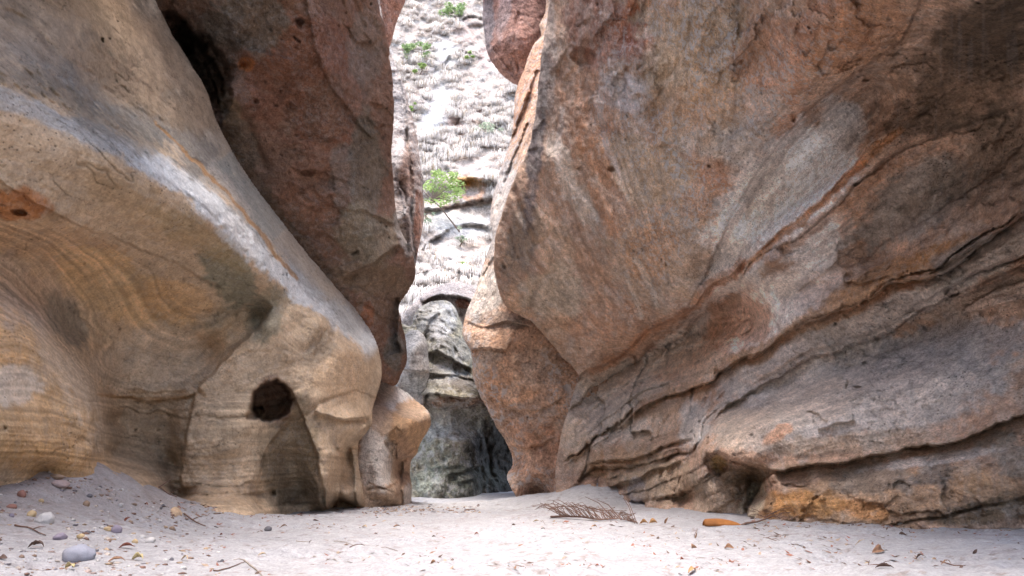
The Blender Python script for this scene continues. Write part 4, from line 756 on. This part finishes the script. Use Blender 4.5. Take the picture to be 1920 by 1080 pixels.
gc = np.where(g2.random((nb_, 1)) < .08, np.array((.40, .33, .24)), gc)
M_GRASS = rock_mat('dry_grass', 20, .1, .01, pit=0, speck=.1)
t_ = M_GRASS.node_tree; b_ = t_.nodes['Principled BSDF']; tr_ = t_.nodes.new('ShaderNodeBsdfTranslucent'); mx_ = t_.nodes.new('ShaderNodeMixShader'); mx_.inputs[0].default_value = .3
t_.links.new(b_.inputs['Base Color'].links[0].from_socket, tr_.inputs[0]); t_.links.new(b_.outputs[0], mx_.inputs[1]); t_.links.new(tr_.outputs[0], mx_.inputs[2]); t_.links.new(mx_.outputs[0], t_.nodes['Material Output'].inputs[0])
tag(link('dry_grass', npmesh('dry_grass', V, Q, np.repeat(gc, 8, 0)), M_GRASS, smooth=False), 'bleached drooping tussock grass hanging over the bright slope', None, None, 'stuff')

# leafy green plants on the slope
M_LEAF = {'fern': plain('fern_green', (.33, .44, .22), .6, .35, 8), 'shrub': plain('shrub_green', (.36, .48, .18), .6, .35, 8), 'pale': plain('pale_green', (.46, .52, .40), .6, .3, 8)}
M_BARK = plain('bark', (.20, .15, .12), .9, .3, 30)
for m in M_LEAF.values():                            # thin leaves let some light through
    t = m.node_tree; b = t.nodes['Principled BSDF']; out = t.nodes['Material Output']; tr = t.nodes.new('ShaderNodeBsdfTranslucent'); mx = t.nodes.new('ShaderNodeMixShader'); mx.inputs[0].default_value = .35
    t.links.new(b.inputs['Base Color'].links[0].from_socket, tr.inputs[0]); t.links.new(b.outputs[0], mx.inputs[1]); t.links.new(tr.outputs[0], mx.inputs[2]); t.links.new(mx.outputs[0], out.inputs[0])
def tube(pts, r0, r1, n=6):
    pts = np.array(pts, float); V = []; Q = []
    for i, p in enumerate(pts):
        d = pts[min(i+1, len(pts)-1)]-pts[max(i-1, 0)]; d /= np.linalg.norm(d)+1e-9; a = np.cross(d, (.3, .2, .9)); a /= np.linalg.norm(a)+1e-9; b = np.cross(d, a); r = r0+(r1-r0)*i/(len(pts)-1)
        for k in range(n): V.append(p+r*(math.cos(2*math.pi*k/n)*a+math.sin(2*math.pi*k/n)*b))
        if i:
            for k in range(n): Q.append([(i-1)*n+k, (i-1)*n+(k+1) % n, i*n+(k+1) % n, i*n+k])
    return np.array(V), np.array(Q)
def join(parts):
    V = []; Q = []; o_ = 0
    for v, q in parts: V.append(v); Q.append(q+o_); o_ += len(v)
    return np.concatenate(V), np.concatenate(Q)
def leafcloud(cs, rad, n, ls, g):
    c = np.array(cs)[g.integers(0, len(cs), n)]; d = g.normal(size=(n, 3)); d /= np.linalg.norm(d, axis=1)[:, None]; c = c+d*(np.array(rad)*g.uniform(.2, 1, (n, 1))**.6)
    a = g.normal(size=(n, 3)); a[:, 2] *= .5; a /= np.linalg.norm(a, axis=1)[:, None]; b = np.cross(a, g.normal(size=(n, 3))); b /= np.linalg.norm(b, axis=1)[:, None]+1e-6; l = ls*g.uniform(.6, 1.3, (n, 1))
    V = np.stack([c-a*l, c-b*l*.45, c+a*l, c+b*l*.45], 1).reshape(-1, 3); return V, np.arange(n*4).reshape(-1, 4)
def at_hill(px, py, off=.2):
    k = np.argmin((gX-px)**2+(gY_-py)**2); k = np.unravel_index(k, gX.shape); return P3(px, py, gD[k]-off)
def plant(name, label, cat, px, py, w_, h_, mat, n, stem_to=None, seedv=1, ls=.13, group=None):
    g = np.random.default_rng(seedv); base = at_hill(*(stem_to or (px, py+h_*.5)), .1); sc_ = base[1]/F
    o = empty(name, tuple(base)); cs = []
    for k in range(max(4, int(w_*h_/160))):
        a = g.uniform(0, 6.28); r = g.uniform(0, 1)**.5; cs.append(P3(px+r*w_*.5*math.cos(a), py+r*h_*.5*math.sin(a), base[1]-.4+g.uniform(-.5, .5)*w_*sc_))
    V, Q = leafcloud(cs, (w_*sc_*.17, w_*sc_*.16, h_*sc_*.10), int(n*.62), ls, g)
    link('foliage', npmesh('foliage', V-base, Q), M_LEAF[mat], o, False)
    st = [tube([base, base*.5+cs[0]*.5+np.array((.1, 0, .1)), cs[0]], .05, .02)]+[tube([base*.3+cs[0]*.7, c], .022, .008, 4) for c in cs[1:]]
    V, Q = join(st); link('stem', npmesh('stem', V-base, Q), M_BARK, o)
    tag(o, label, cat, group)
plant('small_tree', 'bright green sapling with a thin leaning trunk, halfway up the pale slope', 'tree', 826, 352, 86, 64, 'shrub', 1500, (862,435), 1, .12)
plant('shrub', 'spindly low shrub below the thin trunk of the bright sapling', 'shrub', 866, 440, 22, 40, 'pale', 240, (862,462), 2, .09)
plant('fern', 'green fern clump at the very top of the slope', 'fern', 848, 18, 60, 36, 'fern', 900, None, 3, .16)
plant('fern', 'tall green fern clump in the upper left of the slope', 'fern', 783, 92, 50, 46, 'fern', 900, None, 4, .16)
plant('fern', 'vivid green fern tuft directly below the tall fern clump', 'fern', 787, 130, 28, 22, 'shrub', 500, None, 9, .14)
plant('fern', 'small vivid fern tuft beside the big hanging boulder', 'fern', 877, 106, 24, 18, 'shrub', 380, None, 5, .13)
plant('shrub', 'thin pale green bush in the middle of the slope above the orange ledge', 'shrub', 912, 243, 54, 30, 'pale', 420, None, 6, .12)
plant('shrub', 'pale green bush at the left edge of the slope under the sapling', 'shrub', 800, 400, 30, 44, 'pale', 380, None, 7, .11)
plant('fern', 'little yellow green tuft at the left edge near the slab', 'fern', 776, 200, 18, 14, 'shrub', 120, None, 8, .12)
plant('fern', 'low green tuft on the grassy lip near the foot of the slope', 'fern', 870, 494, 26, 10, 'shrub', 130, None, 12, .10)

# ------------------------------------------------------------------ stones on the sand
M_ST = {k: plain('stone_'+k, c, .75, .22, 25, .3) for k, c in dict(grey=(.27,.27,.31), pink=(.36,.27,.25), white=(.46,.43,.41), brown=(.28,.19,.13), red=(.25,.12,.09), dark=(.13,.12,.13), yellow=(.47,.34,.19), purple=(.24,.20,.24)).items()}
def stone(px, py, wpx, hpx, mat, label, sd, rot=0, sink=.42):
    p = on_ground(px, py+hpx*.25); s_ = p[1]/F; import bmesh
    bm = bmesh.new(); bmesh.ops.create_icosphere(bm, subdivisions=4 if wpx > 20 else 3, radius=1)
    co = np.array([v.co for v in bm.verts]); n = 1+.34*fbm(co+sd*3.1, .8, 3, 700+sd)-.10*np.abs(fbm(co+sd, 1.6, 2, 720))+.02*fbm(co+sd, 5, 2, 701)
    for v, k in zip(bm.verts, n): v.co *= float(k)
    me = bpy.data.meshes.new('stone'); bm.to_mesh(me); bm.free(); o = link('stone', me, M_ST[mat])
    a, b = wpx*s_*.5, hpx*s_*.55; o.scale = (a, a*.8, b); o.location = (p[0], p[1], p[2]+b*(1-sink*(1.9 if wpx > 50 else 1.5))); o.rotation_euler = (.1*math.sin(sd), rot, sd)
    tag(o, label, 'stone', 'loose stones on the sand')
for k, a in enumerate([
 (146,1042,54,38,'grey','large smooth grey stone, the biggest loose stone, lower left on the sand'),(84,972,32,26,'white','pinkish white rounded stone left of centre on the gravel bank'),(60,963,20,13,'yellow','tan stone touching the pinkish white stone on its left'),
 (40,928,17,16,'red','rust red round stone high on the bank under the left wall'),(22,947,18,9,'red','flat dark red stone below the rust red one'),(113,912,34,14,'pink','long pinkish stone lying at the foot of the left wall'),(104,898,26,9,'brown','flat brown slab stone just above the long pinkish stone'),
 (161,946,12,11,'brown','small ochre brown stone in the middle of the bank'),(168,931,13,8,'dark','small blue black stone behind the ochre brown one'),(164,998,15,12,'dark','dark grey round stone above the large smooth stone'),(217,996,19,17,'purple','purple grey round stone right of the dark grey one'),
 (113,1010,24,14,'purple','mottled maroon stone above left of the large smooth stone'),(150,1011,15,10,'yellow','small golden stone between the maroon and dark grey stones'),(282,1018,17,13,'white','pale grey oval stone at the right end of the gravel'),(266,1010,14,11,'white','chalky stone touching the pale grey oval one'),
 (190,987,12,7,'white','tiny white stone above the purple grey one'),(201,996,13,9,'yellow','tan pebble pressed against the purple grey stone'),(322,992,10,8,'brown','small rust brown stone at the edge of the gravel'),(322,1048,9,7,'dark','small dark stone on clean sand right of the gravel'),(252,1021,10,9,'yellow','orange tan pebble below the chalky stone'),
 (22,967,9,8,'purple','small grey stone at far left below the flat red stone'),(226,948,12,8,'white','small whitish pebble high on the gravel near the cave'),(78,936,9,8,'yellow','ochre pebble right of the rust red stone'),(416,1053,7,6,'dark','lone black pebble on open sand, lower left of centre'),
 (502,994,16,10,'dark','dark angular chunk on sand in front of the arch'),(1691,984,13,9,'white','whitish stone against the stained block at right'),(1574,975,12,7,'white','small pale stone under the orange stained block')]):
    stone(*a, sd=k)

def scatter(n, rx, ry, seedv, dens=None):
    g = np.random.default_rng(seedv); out = []
    px = g.uniform(*rx, n*3); py = g.uniform(*ry, n*3)
    return px, py, g
def ground_pts(px, py):
    """many creek-bed points at once, by marching each line of sight to the sand"""
    Ys = np.geomspace(3, 18, 260); hit = np.full(len(px), np.nan)
    for Y in Ys[::-1]:
        p = P3(px, py, np.full(len(px), Y)); z = rbf_eval(g_fit, p[:, :2]/2.0); hit = np.where(p[:, 2] < z, Y, hit)
    p = P3(px, py, hit); p[:, 2] = ground_z(p[:, 0], p[:, 1]); return p
# fine gravel of the bank
px, py, g = scatter(1100, (-10, 440), (885, 1085), 21); keep = (fbm(np.stack([px/50, py/30, px*0], -1), 1, 3, 33)+.4-((px-200)/260)**2*.6 > g.uniform(0, 1, len(px))) & (py > 890+.22*np.abs(px-100))
p = ground_pts(px[keep], py[keep]); p = p[~np.isnan(p[:, 0])]
px2, py2, g = scatter(260, (700, 900), (948, 966), 22); pp = ground_pts(px2, py2); p = np.concatenate([p, pp[~np.isnan(pp[:, 0])]])
import bmesh
bm = bmesh.new(); bmesh.ops.create_icosphere(bm, subdivisions=1, radius=1); ic = np.array([v.co for v in bm.verts]); iq = np.array([[v.index for v in f.verts] for f in bm.faces]); bm.free()
def pebbles(p, smin, smax, cols, seedv, name, label):
    g = np.random.default_rng(seedv); n = len(p); s_ = (smin+(smax-smin)*g.random(n)**3)*(p[:, 1]/5)**.6
    jit = 1+.25*g.normal(size=(n, len(ic), 1)); a = g.uniform(0, 6.28, n); ax = np.stack([g.uniform(.8, 1.4, n), g.uniform(.7, 1.1, n), g.uniform(.35, .75, n)], -1)
    L = ic[None]*jit*ax[:, None]*s_[:, None, None]; ca, sa = np.cos(a)[:, None], np.sin(a)[:, None]
    V = np.stack([L[..., 0]*ca-L[..., 1]*sa, L[..., 0]*sa+L[..., 1]*ca, L[..., 2]], -1)+p[:, None]; Q = (np.arange(n)[:, None, None]*len(ic)+iq[None]).reshape(-1, 3)
    c = np.array(cols)[g.integers(0, len(cols), n)]*g.uniform(.8, 1.2, (n, 1))
    tag(link(name, npmesh(name, V.reshape(-1, 3), Q, np.repeat(c, len(ic), 0)), M_SAND), label, None, None, 'stuff')
pebbles(p, .004, .022, [(.28,.19,.14),(.22,.13,.1),(.50,.42,.36),(.60,.56,.53),(.42,.3,.2),(.2,.18,.19),(.4,.3,.26)], 4, 'gravel', 'fine mixed gravel strewn over the sandy bank')

# ------------------------------------------------------------------ dead leaves, twigs, frond, husk
M_LF = {k: plain('leaf_'+k, c, .7, .3, 60, .3) for k, c in dict(brown=(.26,.14,.08), orange=(.42,.22,.09), tan=(.45,.34,.22), dark=(.10,.06,.045), red=(.24,.08,.05), yellow=(.50,.40,.20)).items()}
def leafmesh(L, W, curl, fold, sd, n=9):
    g = np.random.default_rng(sd); V = []; Q = []
    for i in range(n):
        t = i/(n-1); w_ = W*math.sin(math.pi*min(1, t*.96+.02))**.8*(1-.25*t); zc = curl*L*(math.sin(t*math.pi*.9+.3*g.uniform(-1, 1)))*(.6+.4*t)
        for j in (-1, -.5, 0, .5, 1): V.append((L*(t-.5), w_*j*.5, zc+fold*abs(j)*w_+.04*W*math.sin(9*t+j*3)))
        if i:
            for j in range(4): Q.append([(i-1)*5+j, (i-1)*5+j+1, i*5+j+1, i*5+j])
    return np.array(V), np.array(Q)
def solid(o, th):
    m = o.modifiers.new('thickness', 'SOLIDIFY'); m.thickness = th
def leaf(px, py, wpx, mat, label, sd, up=.25, aspect=.45, tilt=0):
    p = on_ground(px, py); L = wpx*p[1]/F*.95; V, Q = leafmesh(L, L*aspect, .12+.25*abs(math.sin(sd*1.7)), .15+.4*abs(math.sin(sd*2.3)), sd)
    o = link('fallen_leaf', npmesh('fallen_leaf', V, Q), M_LF[mat]); solid(o, .0015); o.location = (p[0], p[1], p[2]+L*(.03+.35*abs(math.sin(tilt))) ); o.rotation_euler = (up*math.cos(sd*2)*1.2, tilt, math.sin(sd*3.3)*.7)
    tag(o, label, 'leaf', 'dead leaves on the sand')
for k, a in enumerate([
 (1207,981,16,'orange','orange brown dead leaf, left of two touching at the tip of the palm frond',.9,.7),(1225,981,17,'orange','orange brown dead leaf, right of two touching at the tip of the palm frond',1.0,.7),(1250,981,14,'brown','narrow brown leaf standing on edge, just right of the frond',1.2,.35,-1.0),
 (1114,989,11,'orange','small triangular orange leaf in front of the palm frond',1.1,.8),(1005,980,14,'tan','flat tan leaf left of the palm frond stem',.2,.3),(962,987,12,'dark','dark curled leaf on the sand left of the frond',.6,.5),(1018,996,10,'dark','dark sliver leaf below the left end of the frond',.4,.4),
 (1304,1033,18,'brown','brown upright leaf in the lower right centre foreground',1.2,.75),(1368,1031,19,'brown','brown cupped leaf with pale edge, right of the upright brown leaf',.9,.6),(1280,996,12,'tan','pale brown scrap leaf below the orange husk',.4,.5),(1304,1008,14,'brown','slender brown leaf standing upright below the orange husk',1.3,.25,-1.2),
 (1297,1073,20,'orange','torn orange leaf at the bottom edge, right of centre',.5,.5),(1120,1060,8,'red','tiny reddish leaf scrap in open sand, bottom centre',.5,.6),(1280,1054,8,'purple' if 0 else 'red','small maroon seed leaf left above the torn orange leaf',.9,.8),
 (1614,1023,20,'tan','rolled tan leaf leaning on the crumpled leaf at lower right',.6,.3,-.5),(1644,1033,26,'brown','crumpled two tone leaf at lower right',.9,.6),(1692,1003,13,'dark','dark and white curled leaf on sand before the right block',1.0,.6),(1583,1055,15,'red','reddish brown flat leaf left of the crumpled one',.3,.35),
 (1625,1056,22,'tan','long tan leaf below the crumpled leaf',.4,.25),(1727,1054,18,'dark','dark boat shaped leaf right of the crumpled leaf',.7,.35,-.3),(1752,1050,10,'tan','tiny tan leaf just right of the dark boat shaped leaf',.8,.7),(1830,1047,12,'dark','dark upright scrap near the lower right corner',1.2,.5,-.8),(1775,1063,24,'brown','thin brown leaf lying flat, lower right',.2,.18),
 (1660,1077,30,'dark','dark leaf cut by the bottom edge at right',.4,.35),(1500,1060,9,'brown','small brown leaf in open sand, right foreground',.4,.5),(1461,1008,12,'brown','brown scrap leaf in front of the twig pile',.5,.4),
 (531,993,15,'brown','brown leaf on sand before the arch, right of the dark chunk',.3,.35),(684,992,14,'tan','grey tan leaf on sand below the second leg',.3,.35),(743,989,18,'brown','brown boat shaped leaf on sand right of the grey tan leaf',.5,.3),(414,1006,9,'red','small red brown leaf, far left of the open sand',.5,.5),
 (490,1047,18,'tan','pale brown leaf in the left foreground sand',.3,.3),(645,1040,9,'orange','tiny orange leaf in front of the thin curved twig',.6,.7),(813,1061,13,'brown','brown three pointed leaf, bottom left of centre',.8,.7),(848,1064,7,'dark','tiny dark scrap between two brown leaves at the bottom',.5,.6),(878,1066,11,'orange','orange brown leaf, bottom centre, right of the three pointed one',.5,.6),
 (893,1009,9,'red','small red leaf in mid sand near centre',.5,.5),(649,1025,10,'brown','brown scrap resting beside the curved twig',.4,.5),(582,1027,8,'dark','dark upright sliver left of the curved twig',1.0,.3,-.8),(813,1006,7,'dark','pair of dark specks in the middle sand',.5,.5),
 (66,1031,28,'dark','dark brown curled leaf left of the large grey stone',.7,.5),(4,1056,20,'dark','dark leaf at the left edge of the picture',.7,.6),(236,1031,28,'red','dark red curled leaf right of the large grey stone',.5,.35),(256,1052,26,'yellow','yellowish curled leaf lower right of the large grey stone',.7,.5),(216,1060,30,'brown','brown leaf touching the bottom of the gravel',.3,.3),
 (128,1072,26,'yellow','straw yellow leaf under the large grey stone',.6,.5),(238,978,13,'red','red brown folded leaf standing among the gravel',1.2,.5,-.8),(275,949,14,'red','thin red brown leaf high on the gravel bank',.4,.3),(305,955,22,'dark','dark narrow leaf on the bank at the cave mouth',.3,.18),(345,1055,26,'tan','long straw coloured leaf lying right of the gravel',.2,.2)]):
    leaf(a[0], a[1], a[2], a[3], a[4], k+1, *(a[5:]))
# tiny flecks of bark and leaf
px, py, g = scatter(900, (380, 1930), (958, 1080), 31); keep = (py > 966+14*((px > 1250)*(px-1250)/650)) & (fbm(np.stack([px/90, py/30, px*0], -1), 1, 3, 37)+.25 > g.uniform(0, .8, len(px)))
px, py = px[keep], py[keep]
px = np.concatenate([px[:1500], g.uniform(330, 740, 500), g.uniform(1410, 1910, 260), g.uniform(1000, 1180, 60)]); py = np.concatenate([py[:1500], 951+g.uniform(0, 1, 500)**2*22+(px[-820:-320] < 400)*(400-px[-820:-320])*-.15, 972+(px[-320:-60]-1410)*.045+g.uniform(0, 1, 260)**2*16, g.uniform(960, 982, 60)])
p = ground_pts(px, py); p = p[~np.isnan(p[:, 0])]; p[:, 2] += .001
n = len(p); a = g.uniform(0, 3.14, n); L = g.uniform(.006, .035, n)*(p[:, 1]/5)**.5; W_ = L*g.uniform(.12, .5, n); d = np.stack([np.cos(a), np.sin(a), g.uniform(-.1, .5, n)], -1); s_ = np.stack([-np.sin(a), np.cos(a), g.uniform(-.4, .6, n)], -1)
V = np.stack([p-d*L[:, None], p-s_*W_[:, None]+(0, 0, .003), p+d*L[:, None]+(0, 0, .004), p+s_*W_[:, None]+(0, 0, .004)], 1).reshape(-1, 3)
c = np.array([(.26,.15,.1),(.14,.09,.07),(.4,.3,.22),(.3,.13,.09)])[g.integers(0, 4, n)]
tag(link('leaf_litter', npmesh('leaf_litter', V, np.arange(4*n).reshape(-1, 4), np.repeat(c, 4, 0)), M_SAND, smooth=False), 'tiny scraps of bark and leaf flecking the sand', None, None, 'stuff')
# twigs
M_TW = plain('twig_brown', (.17, .10, .075), .8, .3, 40); M_TWG = plain('twig_grey', (.30, .25, .21), .85, .3, 40)
def twig(pts, r, label, mat=None, lift=.006, forks=()):
    base = on_ground(*pts[0][:2]); ps = [on_ground(x, y)+np.array((0, 0, lift+(e[0] if e else 0))) for x, y, *e in spline3(pts)]
    parts = [tube(ps, r, r*.45, 5)]
    for (i, dx, dy, dz) in forks:
        q = ps[min(len(ps)-1, int(i*len(ps)))]; parts.append(tube([q, q+np.array((dx, dy, dz))*.5+np.array((0, 0, .006)), q+np.array((dx, dy, dz))], r*.6, r*.25, 4))
    V, Q = join(parts); o = link('twig', npmesh('twig', V-base, Q), mat or M_TW); o.location = tuple(base); tag(o, label, 'twig', 'twigs on the sand'); return o
def spline3(pts): 
    P = [tuple(p)+(0,)*(3-len(p)) for p in pts]; return [tuple(v) for v in spline(P, 9)]
for a in [
 ([(555,1014),(600,1015),(640,1019),(668,1026),(690,1033)], .0035, 'long thin curved twig on the left middle sand', M_TWG, .003, [(.5,.05,.02,.01)]),
 ([(655,1034),(690,1032),(722,1031),(745,1041)], .0035, 'short thin twig bowing right below the long curved twig', M_TW, .003, [(.5,.03,.02,.02)]),
 ([(458,1052),(470,1062),(485,1073),(500,1084)], .006, 'thicker grey stick running off the bottom edge, left', M_TWG, .005, [(.1,-.05,-.03,.005)]),
 ([(400,1075),(430,1068),(458,1056)], .004, 'crooked twig meeting the thicker grey stick', M_TW, .004, []),
 ([(28,985),(50,994),(60,998),(85,1008)], .006, 'dark crooked twig on the bank under the pinkish white stone', M_TW, .008, [(.5,.06,.02,.01)]),
 ([(345,965),(360,977),(385,990)], .009, 'dark bent branch piece at the foot of the cave', M_TW, .02, [(.4,.08,.03,.03)]),
 ([(255,900),(290,917),(330,942)], .010, 'dark dead branch lying in the back corner of the cave', M_TW, .02, [(.5,.10,.05,.08),(.7,.12,-.03,.06)]),
 ([(1484,992),(1500,992),(1524,991)], .003, 'tiny cross shaped twig before the orange stained block, right foreground', M_TW, .003, [(.5,.0,-.12,.0),(.5,0,.12,0)]),
 ([(1305,1013),(1302,1005),(1308,996,.06)], .004, 'short twig stub poking up below the orange husk', M_TW, .004, []),
 ([(1432,1012),(1450,1017),(1462,1020)], .004, 'short brown twig left of the right foreground', M_TW, .003, [(.4,.05,.02,.01)]),
 ([(1640,1003),(1655,1008),(1668,1006)], .003, 'forked grey twig above the crumpled leaf', M_TWG, .003, [(.4,.05,.03,.01),(.6,-.05,-.02,.01)]),
 ([(1610,1062),(1640,1070),(1665,1068)], .004, 'thin branching twig near the bottom edge, right', M_TW, .004, [(.4,.03,.04,.02),(.7,.03,-.03,.02)]),
 ([(1765,1060),(1790,1064),(1812,1066)], .004, 'reddish twig at the lower right', M_TW, .003, []),
 ([(1875,997),(1890,998),(1918,997)], .007, 'pale bark stick under the right end of the block', M_TWG, .006, []),
 ([(1010,972),(1018,978),(1022,982)], .003, 'short dark twig beside the frond stem', M_TW, .003, [])]:
    twig(a[0], a[1], a[2], a[3], a[4], a[5])
# palm frond
def frond():
    g = np.random.default_rng(8); ya = 10.6
    G = lambda x, y, up=0.: on_ground(x, y)+np.array((0, 0, up))
    base = G(1033, 973); o = empty('palm_frond', tuple(base)); sp_ = [G(1033,973,.01), G(1060,974,.02), G(1090,976,.03), G(1125,979,.03), G(1160,980,.03), G(1195,980,.02)]
    sp_ = spline([tuple(p) for p in sp_], .03) if 0 else np.array(sp_)
    V, Q = tube(sp_, .014, .004); link('stem', npmesh('stem', V-base, Q), M_TW, o)
    parts = []
    for k in range(60):
        t = .14+.86*k/59; i = min(4, int(t*5)); p0 = sp_[i]+(sp_[i+1]-sp_[i])*(t*5-i)
        L = (.62*math.sin(math.pi*min(1, .12+.80*t))+.08)*g.uniform(.85, 1.1); sx = -.62+.5*t
        hgt = .14*math.sin(math.pi*min(1, .2+.75*t))*g.uniform(.7, 1.25)
        if g.random() < .12: L *= .45
        e1, e2, e3 = g.normal(0, .035, 3), g.normal(0, .05, 3), g.normal(0, .07, 3); e1[2] = abs(e1[2])*.3; e2[2] = abs(e2[2])*.3; e3[2] = abs(e3[2])*.2
        parts.append(tube([p0, p0+np.array((sx*L*.35, .14*L, hgt*.65))+e1, p0+np.array((sx*L*.75, .32*L, hgt*.95))+e2, p0+np.array((sx*L*1.1, .5*L, hgt*g.uniform(.4, .9)))+e3], .0055*g.uniform(.6, 1.2), .002, 4))
    for (x, y, u, x2, u2) in ((1195,980,.0,1168,.28),(1190,980,.0,1170,.22),(1150,978,.02,1098,.24),(1165,979,.02,1120,.2)):
        a_ = G(x, y, u); b_ = G(x2, 974, u2); parts.append(tube([a_, (a_+b_)/2+np.array((0, 0, .05)), b_], .006, .003, 4))
    V, Q = join(parts); link('leaflets', npmesh('leaflets', V-base, Q), M_TW, o); tag(o, 'dry brown palm frond lying on the sand, right of centre', 'palm frond')
frond()
def twigpile():
    g = np.random.default_rng(9); base = on_ground(1470, 974); o_parts = []
    for k in range(46):
        x = g.uniform(1425, 1495); p = on_ground(x, g.uniform(970, 979)); a = g.uniform(-.35, .35)+(math.pi if g.random() < .3 else 0); L = g.uniform(.1, .32); z = g.uniform(.01, .06)
        d = np.array((math.cos(a), math.sin(a), g.uniform(-.05, .45))); o_parts.append(tube([p+(0, 0, z), p+d*L*.5+(0, 0, z+.02), p+d*L+(0, 0, z)], .004, .002, 4))
    V, Q = join(o_parts); o = link('twig_pile', npmesh('twig_pile', V-base, Q), M_TW); o.location = tuple(base); tag(o, 'tangle of dry brown twigs against the orange stained block at right', 'twigs')
twigpile()
def husk():
    p = on_ground(1356, 984); L = 70*p[1]/F; n = 22; m = 9; V = []; Q = []
    for i in range(n):
        t = i/(n-1); w_ = L*.30*(math.sin(math.pi*(.34+.66*t)))**.6 if t > 0 else L*.19; w_ = max(w_, L*.02)
        for j in range(m):
            a = math.pi*(.02+.96*j/(m-1)); V.append((L*(t-.5), -math.cos(a)*w_*.5, math.sin(a)*w_*.62+.01*math.sin(7*t+j)*L*.3))
        if i:
            for j in range(m-1): Q.append([(i-1)*m+j, i*m+j, i*m+j+1, (i-1)*m+j+1])
    o = empty('palm_husk', (p[0], p[1], p[2]-.008)); s = link('husk', npmesh('husk', np.array(V), np.array(Q)), plain('husk_orange', (.36, .14, .04), .65, .4, 7, .2), o); solid(s, .008)
    q0 = np.array((L*.47, 0, .01)); pts = [q0, q0+(.05, 0, .02), on_ground(1420, 981)-p+(0, 0, .035), on_ground(1450, 976)-p+(0, 0, .05), on_ground(1500, 975)-p+(0, 0, .02)]
    V, Q = tube(pts, .014, .004); link('stem', npmesh('stem', V, Q), M_TW, o); tag(o, 'orange boat shaped palm husk with a long dark stem on the sand at right', 'palm husk')
husk()
